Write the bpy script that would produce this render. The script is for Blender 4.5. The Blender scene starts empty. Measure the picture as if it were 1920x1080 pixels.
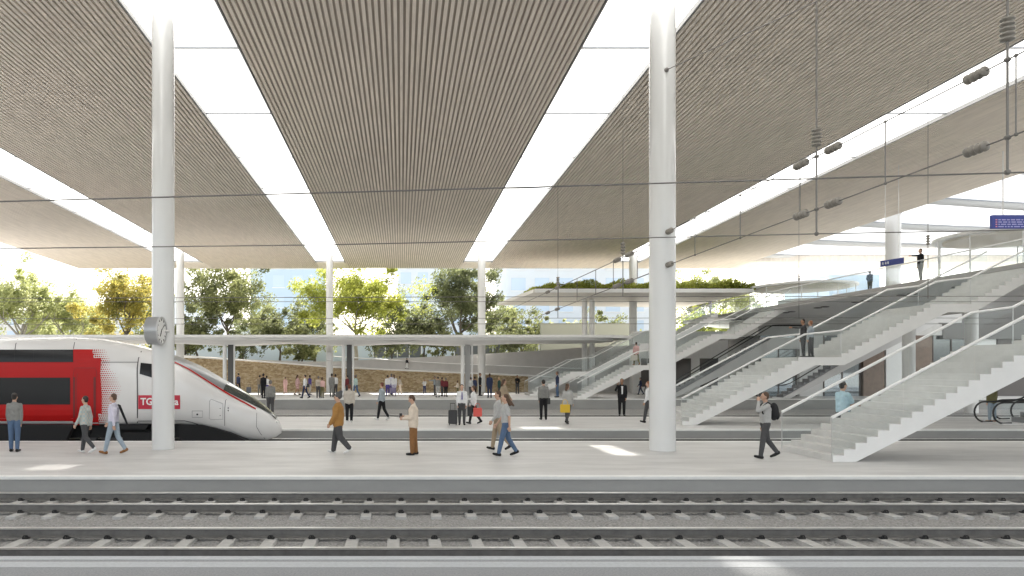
import bpy, bmesh, math, random
from mathutils import Vector, Matrix, noise
R = math.radians
random.seed(7)
S = bpy.context.scene
COL = S.collection

# ------------------------------------------------------------------ camera, sky, sun, exposure
F, CX, CY, EYE = 1400.0, 752.0, 692.0, 2.46      # focal length and principal point in photo pixels, eye height in metres
cam_d = bpy.data.cameras.new("camera"); cam = bpy.data.objects.new("camera", cam_d); COL.objects.link(cam)
cam.location = (0, 0, EYE); cam.rotation_euler = (R(90), 0, 0)
cam_d.sensor_width = 36; cam_d.lens = F / 1920 * 36
cam_d.shift_x = (960 - CX) / 1920; cam_d.shift_y = (CY - 540) / 1920
cam_d.clip_end = 5000; cam_d.clip_start = 0.1
S.camera = cam
SUN = Vector((2.2, 16.3, 13.7)).normalized()
el = math.asin(SUN.z); az = math.atan2(SUN.x, SUN.y)
W = bpy.data.worlds.new("World"); S.world = W; W.use_nodes = True
nt = W.node_tree; bg = nt.nodes["Background"]
sky = nt.nodes.new("ShaderNodeTexSky"); sky.sky_type = 'NISHITA'; sky.sun_disc = False
sky.sun_elevation = el; sky.sun_rotation = az; sky.air_density = 1.0; sky.dust_density = 2.5; sky.ozone_density = 1.0
hs_ = nt.nodes.new("ShaderNodeHueSaturation"); hs_.inputs["Saturation"].default_value = .45      # thin high haze: a paler sky
wm = nt.nodes.new("ShaderNodeMix"); wm.data_type = 'RGBA'; wm.blend_type = 'MULTIPLY'; wm.inputs[0].default_value = 1; wm.inputs[7].default_value = (1.035, 1, .97, 1)
nt.links.new(sky.outputs[0], hs_.inputs["Color"]); nt.links.new(hs_.outputs[0], wm.inputs[6]); nt.links.new(wm.outputs[2], bg.inputs[0]); bg.inputs[1].default_value = 0.15
sd = bpy.data.lights.new("sun", 'SUN'); sd.energy = 5.0; sd.angle = R(0.8); sd.color = (1, .95, .87)
so = bpy.data.objects.new("sun", sd); COL.objects.link(so); so.rotation_euler = (-SUN).to_track_quat('-Z', 'Y').to_euler()
S.view_settings.view_transform = 'Standard'; S.view_settings.look = 'None'
S.view_settings.exposure = 1.5; S.view_settings.gamma = 1.0
S.render.engine = 'CYCLES'
S.cycles.use_denoising = True
S.cycles.max_bounces = 9; S.cycles.diffuse_bounces = 5; S.cycles.glossy_bounces = 3; S.cycles.transmission_bounces = 6
S.cycles.transparent_max_bounces = 16; S.cycles.sample_clamp_indirect = 6
S.cycles.caustics_reflective = False; S.cycles.caustics_refractive = False

def P(px, py, Y):                      # photo pixel at distance Y -> point
    return Vector(((px - CX) * Y / F, Y, EYE - (py - CY) * Y / F))
def GX(px, Y): return (px - CX) * Y / F
def GZ(py, Y): return EYE - (py - CY) * Y / F
def GY(py, z=0.0): return F * (EYE - z) / (py - CY)

# ------------------------------------------------------------------ materials
MATS = {}
def mat(name, col, rough=.7, metal=0.0, var=0.0, scale=4.0, bump=0.0, bscale=40.0, spec=.5, stretch=None, coat=0.0):
    if name in MATS: return MATS[name]
    m = bpy.data.materials.new(name); m.use_nodes = True; t = m.node_tree; N = t.nodes; L = t.links
    b = N["Principled BSDF"]; b.inputs["Base Color"].default_value = (*col, 1); b.inputs["Roughness"].default_value = rough
    b.inputs["Metallic"].default_value = metal; b.inputs["Specular IOR Level"].default_value = spec
    b.inputs["Coat Weight"].default_value = coat
    if var or bump:
        g = N.new("ShaderNodeNewGeometry"); mp = N.new("ShaderNodeMapping"); L.new(g.outputs["Position"], mp.inputs[0])
        if stretch: mp.inputs["Scale"].default_value = stretch
    if var:
        n = N.new("ShaderNodeTexNoise"); n.inputs["Scale"].default_value = scale; n.inputs["Detail"].default_value = 6
        n.inputs["Roughness"].default_value = .65
        L.new(mp.outputs[0], n.inputs[0]); r = N.new("ShaderNodeValToRGB")
        r.color_ramp.elements[0].position = .3; r.color_ramp.elements[1].position = .7
        r.color_ramp.elements[0].color = (*[c * (1 - var) for c in col], 1)
        r.color_ramp.elements[1].color = (*[min(1, c * (1 + var)) for c in col], 1)
        L.new(n.outputs[0], r.inputs[0]); L.new(r.outputs[0], b.inputs["Base Color"])
    if bump:
        n2 = N.new("ShaderNodeTexNoise"); n2.inputs["Scale"].default_value = bscale; n2.inputs["Detail"].default_value = 4
        L.new(mp.outputs[0], n2.inputs[0]); bp = N.new("ShaderNodeBump"); bp.inputs["Strength"].default_value = bump
        bp.inputs["Distance"].default_value = .02; L.new(n2.outputs[0], bp.inputs["Height"]); L.new(bp.outputs[0], b.inputs["Normal"])
    MATS[name] = m; return m

def glass_mat(name, tint=(.9, .95, .95), clear=.86, rough=.03):
    m = bpy.data.materials.new(name); m.use_nodes = True; t = m.node_tree; N = t.nodes; L = t.links
    for n in list(N):
        if n.type == 'BSDF_PRINCIPLED': N.remove(n)
    out = N["Material Output"]; tr = N.new("ShaderNodeBsdfTransparent"); gl = N.new("ShaderNodeBsdfGlossy")
    tr.inputs[0].default_value = (*tint, 1); gl.inputs["Roughness"].default_value = rough; gl.inputs[0].default_value = (.9, .95, 1, 1)
    fr = N.new("ShaderNodeFresnel"); fr.inputs[0].default_value = 1.45
    mu = N.new("ShaderNodeMath"); mu.operation = 'MULTIPLY_ADD'; mu.inputs[1].default_value = .09; mu.inputs[2].default_value = 1 - clear
    L.new(fr.outputs[0], mu.inputs[0]); mx = N.new("ShaderNodeMixShader")
    L.new(mu.outputs[0], mx.inputs[0]); L.new(tr.outputs[0], mx.inputs[1]); L.new(gl.outputs[0], mx.inputs[2]); L.new(mx.outputs[0], out.inputs[0])
    MATS[name] = m; return m

def translucent_mat(name, col, fac=.75):
    m = bpy.data.materials.new(name); m.use_nodes = True; t = m.node_tree; N = t.nodes; L = t.links
    b = N["Principled BSDF"]; b.inputs["Base Color"].default_value = (*col, 1); b.inputs["Roughness"].default_value = .3
    tl = N.new("ShaderNodeBsdfTranslucent"); tl.inputs[0].default_value = (*col, 1)
    mx = N.new("ShaderNodeMixShader"); mx.inputs[0].default_value = fac
    L.new(b.outputs[0], mx.inputs[1]); L.new(tl.outputs[0], mx.inputs[2]); L.new(mx.outputs[0], N["Material Output"].inputs[0])
    MATS[name] = m; return m

def leaf_mat(name, cols):
    m = bpy.data.materials.new(name); m.use_nodes = True; t = m.node_tree; N = t.nodes; L = t.links
    b = N["Principled BSDF"]; b.inputs["Roughness"].default_value = .6
    g = N.new("ShaderNodeNewGeometry"); r = N.new("ShaderNodeValToRGB")
    e = r.color_ramp.elements
    e[0].color = (*cols[0], 1); e[1].color = (*cols[-1], 1)
    for i, c in enumerate(cols[1:-1]):
        k = e.new((i + 1) / (len(cols) - 1)); k.color = (*c, 1)
    n = N.new("ShaderNodeTexNoise"); n.inputs["Scale"].default_value = .45; L.new(g.outputs["Position"], n.inputs[0])
    a = N.new("ShaderNodeMath"); a.operation = 'MULTIPLY_ADD'; a.inputs[1].default_value = .55; L.new(g.outputs["Random Per Island"], a.inputs[0])
    s = N.new("ShaderNodeMath"); s.operation = 'MULTIPLY_ADD'; s.inputs[1].default_value = 1.6; s.inputs[2].default_value = -.55
    L.new(n.outputs[0], s.inputs[0]); L.new(s.outputs[0], a.inputs[2]); L.new(a.outputs[0], r.inputs[0])
    L.new(r.outputs[0], b.inputs["Base Color"])
    tl = N.new("ShaderNodeBsdfTranslucent"); L.new(r.outputs[0], tl.inputs[0])
    mx = N.new("ShaderNodeMixShader"); mx.inputs[0].default_value = .5
    L.new(b.outputs[0], mx.inputs[1]); L.new(tl.outputs[0], mx.inputs[2]); L.new(mx.outputs[0], N["Material Output"].inputs[0])
    MATS[name] = m; return m

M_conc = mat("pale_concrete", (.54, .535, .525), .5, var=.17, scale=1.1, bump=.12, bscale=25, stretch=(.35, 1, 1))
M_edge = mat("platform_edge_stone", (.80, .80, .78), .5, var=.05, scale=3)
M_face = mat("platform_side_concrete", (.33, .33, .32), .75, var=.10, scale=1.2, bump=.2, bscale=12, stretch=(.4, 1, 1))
M_near = mat("near_platform_asphalt", (.29, .30, .31), .8, var=.22, scale=38, bump=.3, bscale=160)
M_strip = mat("near_platform_strip", (.47, .49, .51), .7, var=.10, scale=20)
M_white = mat("white_paint", (.82, .82, .81), .35, var=.02, scale=3)
M_col = mat("white_column_paint", (.70, .705, .70), .25, var=.03, scale=1.2, coat=.35, stretch=(1, 1, .15))
M_stair = mat("stair_concrete", (.60, .595, .58), .6, var=.08, scale=1.6, bump=.1, bscale=20)
M_string = mat("stair_side_paint", (.80, .80, .79), .5, var=.03, scale=2)
M_glass = glass_mat("balustrade_glass", (.97, .985, .985), .975)
M_glass2 = glass_mat("tinted_glass", (.6, .68, .72), .75)
M_rail = mat("rail_steel", (.62, .61, .59), .32, .75, var=.1, scale=5)
M_railweb = mat("rail_web_steel", (.17, .165, .155), .7, .3, var=.2, scale=6)
M_sleeper = mat("sleeper_concrete", (.45, .445, .43), .8, var=.14, scale=9, bump=.3, bscale=60)
M_clip = mat("clip_iron", (.03, .03, .03), .6, .3)
M_wire = mat("wire_metal", (.20, .19, .18), .5, .5)
M_ins = mat("insulator_ceramic", (.27, .25, .22), .4, var=.1)
M_steel = mat("brushed_steel", (.55, .55, .55), .3, .8)
M_dark = mat("dark_rubber", (.02, .02, .02), .6)

# ------------------------------------------------------------------ mesh helpers
class MB:
    def __init__(s): s.v = []; s.f = []; s.m = []; s.mi = 0
    def add(s, vs, fs):
        k = len(s.v); s.v += [tuple(p) for p in vs]
        for f in fs: s.f.append([i + k for i in f]); s.m.append(s.mi)
    def box(s, x0, x1, y0, y1, z0, z1):
        s.add([(x0, y0, z0), (x1, y0, z0), (x1, y1, z0), (x0, y1, z0), (x0, y0, z1), (x1, y0, z1), (x1, y1, z1), (x0, y1, z1)],
              [(3, 2, 1, 0), (4, 5, 6, 7), (0, 1, 5, 4), (1, 2, 6, 5), (2, 3, 7, 6), (3, 0, 4, 7)])
    def hexa(s, p): s.add(p, [(3, 2, 1, 0), (4, 5, 6, 7), (0, 1, 5, 4), (1, 2, 6, 5), (2, 3, 7, 6), (3, 0, 4, 7)])
    def quad(s, a, b, c, d): s.add([a, b, c, d], [(0, 1, 2, 3)])
    def prism_y(s, pts, y0, y1):       # polygon in XZ, extruded along Y
        n = len(pts); s.add([(x, y0, z) for x, z in pts] + [(x, y1, z) for x, z in pts],
              [tuple(range(n)), tuple(range(2 * n - 1, n - 1, -1))] + [((i + 1) % n, i, n + i, n + (i + 1) % n) for i in range(n)])
    def prism_x(s, pts, x0, x1):       # polygon in YZ, extruded along X
        n = len(pts); s.add([(x0, y, z) for y, z in pts] + [(x1, y, z) for y, z in pts],
              [tuple(range(n)), tuple(range(2 * n - 1, n - 1, -1))] + [((i + 1) % n, i, n + i, n + (i + 1) % n) for i in range(n)])
    def prism_z(s, pts, z0, z1):
        n = len(pts); s.add([(x, y, z0) for x, y in pts] + [(x, y, z1) for x, y in pts],
              [tuple(range(n - 1, -1, -1)), tuple(range(n, 2 * n))] + [(i, (i + 1) % n, n + (i + 1) % n, n + i) for i in range(n)])
    def tube(s, pts, r, n=8, cap=True):
        pts = [Vector(p) for p in pts]; rr = r if isinstance(r, (list, tuple)) else [r] * len(pts)
        k = len(s.v); prev = None
        for i, p in enumerate(pts):
            d = (pts[min(i + 1, len(pts) - 1)] - pts[max(i - 1, 0)])
            d = d.normalized() if d.length > 1e-9 else Vector((0, 0, 1))
            if prev is None:
                a = Vector((0, 0, 1)) if abs(d.z) < .9 else Vector((1, 0, 0)); u = d.cross(a).normalized()
            else: u = (prev - d * prev.dot(d)).normalized()
            prev = u; w = d.cross(u)
            for j in range(n):
                t = 2 * math.pi * j / n; s.v.append(tuple(p + (u * math.cos(t) + w * math.sin(t)) * rr[i]))
        for i in range(len(pts) - 1):
            for j in range(n):
                s.f.append([k + i * n + j, k + i * n + (j + 1) % n, k + (i + 1) * n + (j + 1) % n, k + (i + 1) * n + j]); s.m.append(s.mi)
        if cap:
            s.f.append([k + j for j in range(n - 1, -1, -1)]); s.m.append(s.mi)
            e = k + (len(pts) - 1) * n; s.f.append([e + j for j in range(n)]); s.m.append(s.mi)
    def capsule(s, a, ra, b, rb, n=12, rings=4):
        a = Vector(a); b = Vector(b); d = b - a
        if d.length < 1e-6: b = a + Vector((0, 0, 1e-4)); d = b - a
        d.normalize(); P_, r_ = [], []
        for i in range(rings + 1):
            t = math.pi / 2 * (1 - i / rings); P_.append(a - d * ra * math.sin(t)); r_.append(max(1e-4, ra * math.cos(t)))
        for i in range(rings + 1):
            t = math.pi / 2 * i / rings; P_.append(b + d * rb * math.sin(t)); r_.append(max(1e-4, rb * math.cos(t)))
        # fixed frame
        u = d.cross(Vector((0, 0, 1)) if abs(d.z) < .9 else Vector((1, 0, 0))).normalized(); w = d.cross(u); k = len(s.v)
        for p, r in zip(P_, r_):
            for j in range(n):
                t = 2 * math.pi * j / n; s.v.append(tuple(p + (u * math.cos(t) + w * math.sin(t)) * r))
        for i in range(len(P_) - 1):
            for j in range(n):
                s.f.append([k + i * n + j, k + i * n + (j + 1) % n, k + (i + 1) * n + (j + 1) % n, k + (i + 1) * n + j]); s.m.append(s.mi)
        s.f.append([k + j for j in range(n - 1, -1, -1)]); s.m.append(s.mi)
        e = k + (len(P_) - 1) * n; s.f.append([e + j for j in range(n)]); s.m.append(s.mi)
    def ellipsoid(s, c, rx, ry, rz, n=16, rings=10, rot=None):
        c = Vector(c); k = len(s.v); rot = rot or Matrix.Identity(3)
        for i in range(rings + 1):
            t = -math.pi / 2 + math.pi * i / rings; q = max(1e-3, math.cos(t))
            for j in range(n):
                a = 2 * math.pi * j / n; s.v.append(tuple(c + rot @ Vector((rx * q * math.cos(a), ry * q * math.sin(a), rz * math.sin(t)))))
        for i in range(rings):
            for j in range(n):
                s.f.append([k + i * n + j, k + i * n + (j + 1) % n, k + (i + 1) * n + (j + 1) % n, k + (i + 1) * n + j]); s.m.append(s.mi)
        s.f.append([k + j for j in range(n - 1, -1, -1)]); s.m.append(s.mi)
        e = k + rings * n; s.f.append([e + j for j in range(n)]); s.m.append(s.mi)
    def build(s, name, mats, parent=None, smooth=False, org=None, bevel=0):
        me = bpy.data.meshes.new(name)
        if parent is not None: org = Vector(parent.get("_o", (0, 0, 0)))
        org = Vector(org) if org is not None else Vector((0, 0, 0))
        me.from_pydata([tuple(Vector(p) - org) for p in s.v], [], s.f)
        for m in (mats if isinstance(mats, (list, tuple)) else [mats]): me.materials.append(m)
        for p, i in zip(me.polygons, s.m): p.material_index = i; p.use_smooth = bool(smooth)
        me.update()
        o = bpy.data.objects.new(name, me); COL.objects.link(o)
        o["_o"] = tuple(org)
        if parent is not None: o.parent = parent
        else: o.location = org
        if smooth == 'auto':
            try: me.set_sharp_from_angle(angle=R(35))
            except Exception: pass
        if bevel:
            b = o.modifiers.new("bevel", 'BEVEL'); b.width = bevel; b.segments = 2; b.limit_method = 'ANGLE'
        return o

def thing(name, loc, label, cat, group=None):
    o = bpy.data.objects.new(name, None); COL.objects.link(o); o.location = loc; o["_o"] = tuple(loc)
    o.empty_display_size = .3
    return tag(o, label, cat, group)
def tag(o, label, cat, group=None):
    o["label"] = label; o["category"] = cat
    if group: o["group"] = group
    return o
def struct(o, kind="structure"): o["kind"] = kind; return o
def kids(o): return [c for c in o.children]
def dup(o, parent=None, loc=None):
    c = o.copy(); COL.objects.link(c)
    if parent is not None: c.parent = parent
    if loc is not None: c.location = loc
    for k in list(o.children): dup(k, c)
    return c

# ------------------------------------------------------------------ ground and platforms
m = MB(); m.box(-2500, 2500, -400, 4000, -.9, -.62); struct(m.build("ground", mat("ground_gravel", (.30, .30, .28), .9, var=.2, scale=.5)))
def platform(y0, y1, z, x0=-80, x1=80, base=-.6, name="platform"):
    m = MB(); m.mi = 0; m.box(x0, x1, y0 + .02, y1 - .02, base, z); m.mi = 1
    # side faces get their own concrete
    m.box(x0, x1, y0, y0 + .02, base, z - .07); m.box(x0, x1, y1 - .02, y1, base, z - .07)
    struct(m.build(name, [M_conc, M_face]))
    e = MB(); e.box(x0, x1, y0 - .03, y0 + .22, z - .07, z + .004); e.box(x0, x1, y1 - .22, y1 + .03, z - .07, z + .004)
    struct(e.build("platform_edge", M_edge, bevel=.008))
platform(17.1, 25.5, 0)
platform(30.5, 38.3, 0)
platform(55.0, 72.0, .26)
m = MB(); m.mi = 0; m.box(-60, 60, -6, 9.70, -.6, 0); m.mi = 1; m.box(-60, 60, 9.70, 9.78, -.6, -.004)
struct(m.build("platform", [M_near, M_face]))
m = MB(); m.box(-60, 60, 9.26, 9.52, -.01, .004); m.box(-60, 60, 9.62, 9.80, -.05, .006); struct(m.build("platform_strip", M_strip))

M_ball = mat("ballast_stone", (.29, .285, .275), .95, var=.40, scale=22, bump=.6, bscale=45)
def ballast(x0, x1, y0, y1, step, z, amp):
    nx = int((x1 - x0) / step); ny = int((y1 - y0) / step); v = []; f = []
    for j in range(ny + 1):
        for i in range(nx + 1):
            x = x0 + (x1 - x0) * i / nx; y = y0 + (y1 - y0) * j / ny
            v.append((x + random.uniform(-.3, .3) * step * (0 < i < nx), y + random.uniform(-.3, .3) * step * (0 < j < ny), z + random.uniform(-amp, amp)))
    for j in range(ny):
        for i in range(nx):
            a = j * (nx + 1) + i; f.append((a, a + 1, a + nx + 2, a + nx + 1))
    m = MB(); m.add(v, f); struct(m.build("ballast", M_ball))
ballast(-13, 18, 9.8, 17.08, .055, -.505, .014)
ballast(-60, -13, 9.8, 17.08, .3, -.505, .014); ballast(18, 60, 9.8, 17.08, .3, -.505, .014)
ballast(-40, 60, 25.55, 30.45, .3, -.5, .02)
ballast(-50, 75, 38.35, 54.9, .4, -.5, .02)

# ------------------------------------------------------------------ tracks
def track(yc, g, x0, x1, label, first=0.0, nsl=True):
    t = thing("railway_track", ((x0 + x1) / 2, yc, -.5), label, "railway track", "parallel railway tracks between the platforms")
    for s in (-1, 1):
        y = yc + s * g / 2; m = MB()
        prof = [(-.075, -.45), (.075, -.45), (.075, -.435), (.012, -.415), (.012, -.325), (.036, -.31), (.036, -.285), (.028, -.278), (-.028, -.278), (-.036, -.285), (-.036, -.31), (-.012, -.325), (-.012, -.415), (-.075, -.435)]
        pts = [(y + a, b) for a, b in prof]; m.prism_x(pts, x0, x1)
        n = len(pts)
        for i, f in enumerate(m.f):
            if i >= 2: m.m[i] = 1 if 5 <= i - 2 <= 9 else 0
        m.build("rail", [M_railweb, M_rail], t)
    if nsl:
        ctr = Vector(((x0 + x1) / 2, yc, -.5)); n = int((x1 - x0) / .7); f0 = None
        for k in range(n):
            x = x0 + first + k * .7
            if f0 is None:
                m = MB(); y0, y1 = yc - 1.22, yc + 1.22; w = .13
                m.hexa([(x - w, y0, -.62), (x + w, y0, -.62), (x + w, y1, -.62), (x - w, y1, -.62),
                        (x - w + .03, y0 + .02, -.452), (x + w - .03, y0 + .02, -.452), (x + w - .03, y1 - .02, -.452), (x - w + .03, y1 - .02, -.452)])
                f0 = m.build("sleeper", M_sleeper, t); 
                for s in (-1, 1):
                    yy = yc + s * g / 2
                    for q in (-1, 1):
                        y = yy + q * .115; c = MB()
                        c.box(x - .055, x + .055, y - .035, y + .04, -.453, -.425)
                        c.tube([(x - .05, y - .02, -.43), (x - .03, y + .03 * q, -.395), (x, y - .02 * q, -.40), (x + .03, y + .03 * q, -.395), (x + .05, y - .02, -.43)], .013, 6)
                        c.tube([(x, y, -.45), (x, y, -.385)], .016, 6)
                        c.build("rail_clip", M_clip, f0)
                X0 = x
            else:
                o = f0.copy(); COL.objects.link(o); o.parent = t; o.location = (x - X0, 0, 0)
                for ch in f0.children:
                    c = ch.copy(); COL.objects.link(c); c.parent = o
track(12.2, 1.44, -26.3, 28, "railway track nearest the camera, running beside the grey foreground platform", first=.27)
track(15.93, 1.4, -26.9, 30, "second railway track, right below the edge of the people-filled front platform", first=.30)
track(28.75, 1.5, -60, 70, "railway track under the nose of the red and white train", nsl=False)
track(43.85, 1.5, -28, 40, "railway track behind the middle platform, in front of the far platform wall", first=.2)

# ------------------------------------------------------------------ roof
RZ = lambda Y: 13.9 - .0086 * Y
M_batten = mat("ceiling_batten", (.88, .81, .725), .7, var=.10, scale=1.5, stretch=(3, .3, 1))
M_gap = mat("ceiling_backing", (.46, .405, .35), .85)
M_trim = mat("skylight_trim", (.30, .30, .30), .5)
M_sky = translucent_mat("opal_skylight_glass", (.93, .95, .94), .85)
M_sunpane = translucent_mat("added_sun_pane_glass", (.93, .95, .94), .85)  # for the added panes only: lets part of the sun through
_t = M_sunpane.node_tree; _mx = _t.nodes.new("ShaderNodeMixShader"); _tr = _t.nodes.new("ShaderNodeBsdfTransparent"); _o = _t.nodes["Material Output"]; _mx.inputs[0].default_value = .24
_t.links.new(_o.inputs[0].links[0].from_socket, _mx.inputs[1]); _t.links.new(_tr.outputs[0], _mx.inputs[2]); _t.links.new(_mx.outputs[0], _o.inputs[0])
YE = 80.0; YN = -12.0
bands = [(-23.1, -20.1), (-8.65, -5.64), (6.26, 9.23), (21.2, 24.1)]
roof = thing("station_roof", (0, 30, 13), "vast flat station roof of beige slatted ceiling panels split by glowing white skylights", "roof")
xs = [-34.5] + [v for b in bands for v in b] + [35.2]
BE = 78.0 - 2.3       # the skylights stop short of the roof edge
sun_panes = []         # half-clear panes added to the skylights to throw sun patches below
def sun_patch(px, py, w, l):   # where sun falls on the ground at this pixel
    Y = GY(py); X = GX(px, Y); t = (RZ(Y + 16) + .3) / SUN.z
    sun_panes.append((X + SUN.x * t, Y + SUN.y * t, w, l))
sun_patch(1152, 845, .75, 2.8); sun_patch(1285, 890, 1.2, .45); sun_patch(110, 878, 1.5, 1.0); sun_patch(1395, 1064, .8, 1.2); sun_patch(1015, 803, 1.6, 1.2)
for i in range(0, len(xs), 2):
    x0, x1 = xs[i], xs[i + 1]
    m = MB(); z = .0
    m.hexa([(x0, YN, RZ(YN) + .08), (x1, YN, RZ(YN) + .08), (x1, YE, RZ(YE) + .08), (x0, YE, RZ(YE) + .08),
            (x0, YN, RZ(YN) + .6), (x1, YN, RZ(YN) + .6), (x1, YE, RZ(YE) + .35), (x0, YE, RZ(YE) + .35)])
    pn = m.build("ceiling_panel", M_gap, roof)
    m = MB(); n = int(round((x1 - x0) / .197)); st = (x1 - x0) / n
    for k in range(n):
        a = x0 + (k + .22) * st; b = a + st * .56
        m.hexa([(a, YN, RZ(YN)), (b, YN, RZ(YN)), (b, YE, RZ(YE)), (a, YE, RZ(YE)),
                (a, YN, RZ(YN) + .075), (b, YN, RZ(YN) + .075), (b, YE, RZ(YE) + .075), (a, YE, RZ(YE) + .075)])
    m.build("ceiling_battens", M_batten, pn)
    if i not in (0,) : pass
m = MB()
for a, b in zip(xs[1:-1:2], xs[2::2]):    # closing piece behind each skylight
    m.hexa([(a, BE, RZ(BE) + .02), (b, BE, RZ(BE) + .02), (b, YE, RZ(YE) + .02), (a, YE, RZ(YE) + .02),
            (a, BE, RZ(BE) + .6), (b, BE, RZ(BE) + .6), (b, YE, RZ(YE) + .35), (a, YE, RZ(YE) + .35)])
m.build("end_panel", M_batten, roof)
for a, b in bands:
    m = MB()
    for xx, sg in ((a, 1), (b, -1)):
        x2 = xx + sg * .06
        lo, hi = min(xx, x2), max(xx, x2)
        m.hexa([(lo, YN, RZ(YN) - .01), (hi, YN, RZ(YN) - .01), (hi, BE, RZ(BE) - .01), (lo, BE, RZ(BE) - .01),
                (lo, YN, RZ(YN) + .2), (hi, YN, RZ(YN) + .2), (hi, BE, RZ(BE) + .2), (lo, BE, RZ(BE) + .2)])
    m.build("skylight_frame", M_trim, roof)
    # opal panes, 6.6 m long, with the added sun-patch panes cut in where listed
    y = 26.4 - 6.6 * 6; a2, b2 = a + .06, b - .06
    bars = MB()
    while y < BE:
        y2 = min(y + 6.6, BE)
        cuts = [(ox, oy, w, l) for ox, oy, w, l in sun_panes if a2 < ox < b2 and y - l / 2 < oy < y2 - .0 + l / 2]
        zz = lambda Y: RZ(Y) + .15
        m = MB()
        def q(xa, xb, ya, yb):
            if xb - xa > .01 and yb - ya > .01: m.quad((xa, ya, zz(ya)), (xa, yb, zz(yb)), (xb, yb, zz(yb)), (xb, ya, zz(ya)))
        if not cuts: q(a2, b2, y + .03, y2 - .03)
        else:
            ox, oy, w, l = cuts[0]; xa, xb = max(a2, ox - w / 2), min(b2, ox + w / 2)
            ya, yb = min(max(y + .03, oy - l / 2), y2 - .03), max(min(y2 - .03, oy + l / 2), y + .03)
            q(a2, b2, y + .03, ya); q(a2, b2, yb, y2 - .03); q(a2, xa, ya, yb); q(xb, b2, ya, yb)
            vp = MB(); vp.quad((xa, ya, zz(ya)), (xa, yb, zz(yb)), (xb, yb, zz(yb)), (xb, ya, zz(ya))); vp.build("added_sun_pane", M_sunpane, roof)
        m.build("skylight_pane", M_sky, roof)
        bars.box(a2, b2, y2 - .03, y2 + .03, zz(y2) - .04, zz(y2) + .06)
        y = y2
        if y2 >= BE: break
    bars.build("skylight_bar", mat("skylight_bar_grey", (.6, .6, .6), .5), roof)
# glazed hall roof on the right
gr = thing("glazed_roof", (48, 30, 14), "white translucent glazed roof with broad white ribs, right of the slatted ceiling", "roof")
m = MB(); m.quad((35.3, -5, 14.6), (35.3, 75, 13.9), (75, 75, 13.9), (75, -5, 14.6)); m.build("glass_field", translucent_mat("hall_roof_glass", (.45, .47, .48), .8), gr)
m = MB()
for k in range(9):
    y = 12 + k * 7.8
    pts = []
    for j in range(9):
        x = 35.3 + j * 4.9; pts.append((x, y + 3.2 * math.sin(j * .35), 14.1 - .1 * math.sin(j * .8 + k)))
    m.tube(pts, .42, 12)
m.build("white_rib", mat("rib_white", (.72, .73, .74), .5), gr, smooth=True)
m = MB(); m.hexa([(35.2, 75, RZ(75)), (75, 75, RZ(75)), (75, YE, RZ(YE)), (35.2, YE, RZ(YE)), (35.2, 75, 14), (75, 75, 14), (75, YE, 13.9), (35.2, YE, 13.9)])
m.build("end_beam", M_batten, gr)

# ------------------------------------------------------------------ columns
def column(px, Y, r, label, z0=0, top=None, name="roof_column"):
    X = GX(px, Y); top = top or RZ(Y) + .14
    t = thing(name, (X, Y, z0), label, "column", "round white columns carrying the station roof")
    m = MB(); m.tube([(X, Y, z0), (X, Y, top)], r, 48); m.build("shaft", M_col, t, smooth='auto')
    m = MB(); m.tube([(X, Y, z0), (X, Y, z0 + .012)], r + .012, 48); m.build("base_ring", mat("base_ring_grey", (.55, .55, .54), .5), t)
    return t
column(306, 23.0, .335, "thick white round column on the front platform, in front of the train, with a clock")
column(1242, 22.6, .385, "thickest white round column on the front platform, right of the picture's middle")
column(338, 70, .36, "white round column on the far platform, seen just right of the clock column")
column(618, 70, .33, "slim white round column on the far platform, with a small grey box, in front of the bright tree", .26)
column(903, 70, .36, "slim white round column on the far platform, under the second skylight", .26)
column(1187, 70, .36, "white round column on the far platform beside the landing of the far stairs", .26)
column(1675, 56, .50, "stout white round column standing on the upper deck, beside the small blue sign", 7.2, 14.2)
o = tag(MB().build("x", M_white), "", ""); bpy.data.objects.remove(o)
m = MB(); m.box(GX(612, 69.5), GX(623, 69.5), 69.35, 69.62, GZ(676, 69.5), GZ(660, 69.5)); tag(m.build("speaker_box", M_steel, bevel=.04), "small grey box fixed on the slim far column, above the heads of the people", "box")

# clock
ck = thing("station_clock", (P(292, 620, 22.4)), "round grey station clock seen from the side, fixed to the left column", "clock")
c0 = P(290, 620, 22.35); ax = Vector((.998, -.05, 0)).normalized()
m = MB(); m.tube([c0 - ax * .17, c0 + ax * .2], .415, 40); m.build("case", mat("clock_case_grey", (.40, .41, .42), .35, .5), ck, smooth='auto')
m = MB(); rt = ax.cross(Vector((0, 0, 1))).normalized(); V = []
for rr_, dd in ((.418, .19), (.418, .235), (.375, .235), (.375, .201)):
    V += [c0 + ax * dd + (rt * math.cos(a * math.pi / 24) + Vector((0, 0, 1)) * math.sin(a * math.pi / 24)) * rr_ for a in range(48)]
m.add(V, [(i * 48 + j, i * 48 + (j + 1) % 48, (i + 1) * 48 + (j + 1) % 48, (i + 1) * 48 + j) for i in range(3) for j in range(48)])
m.build("rim", mat("clock_rim_grey", (.5, .5, .5), .4), ck)
m = MB(); m.tube([c0 + ax * .2, c0 + ax * .205], .38, 40); dl = m.build("dial", M_white, ck)
m = MB(); rt = ax.cross(Vector((0, 0, 1))).normalized(); up = Vector((0, 0, 1)); cc = c0 + ax * .209
for k in range(12):
    a = k * math.pi / 6; d = rt * math.sin(a) + up * math.cos(a); m.tube([cc + d * .29, cc + d * .36], .012, 4)
for a, l, w in ((2.6, .2, .016), (5.4, .3, .012)):
    d = rt * math.sin(a) + up * math.cos(a); m.tube([cc - d * .05, cc + d * l], w, 4)
m.build("hands_and_marks", M_dark, dl)
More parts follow.
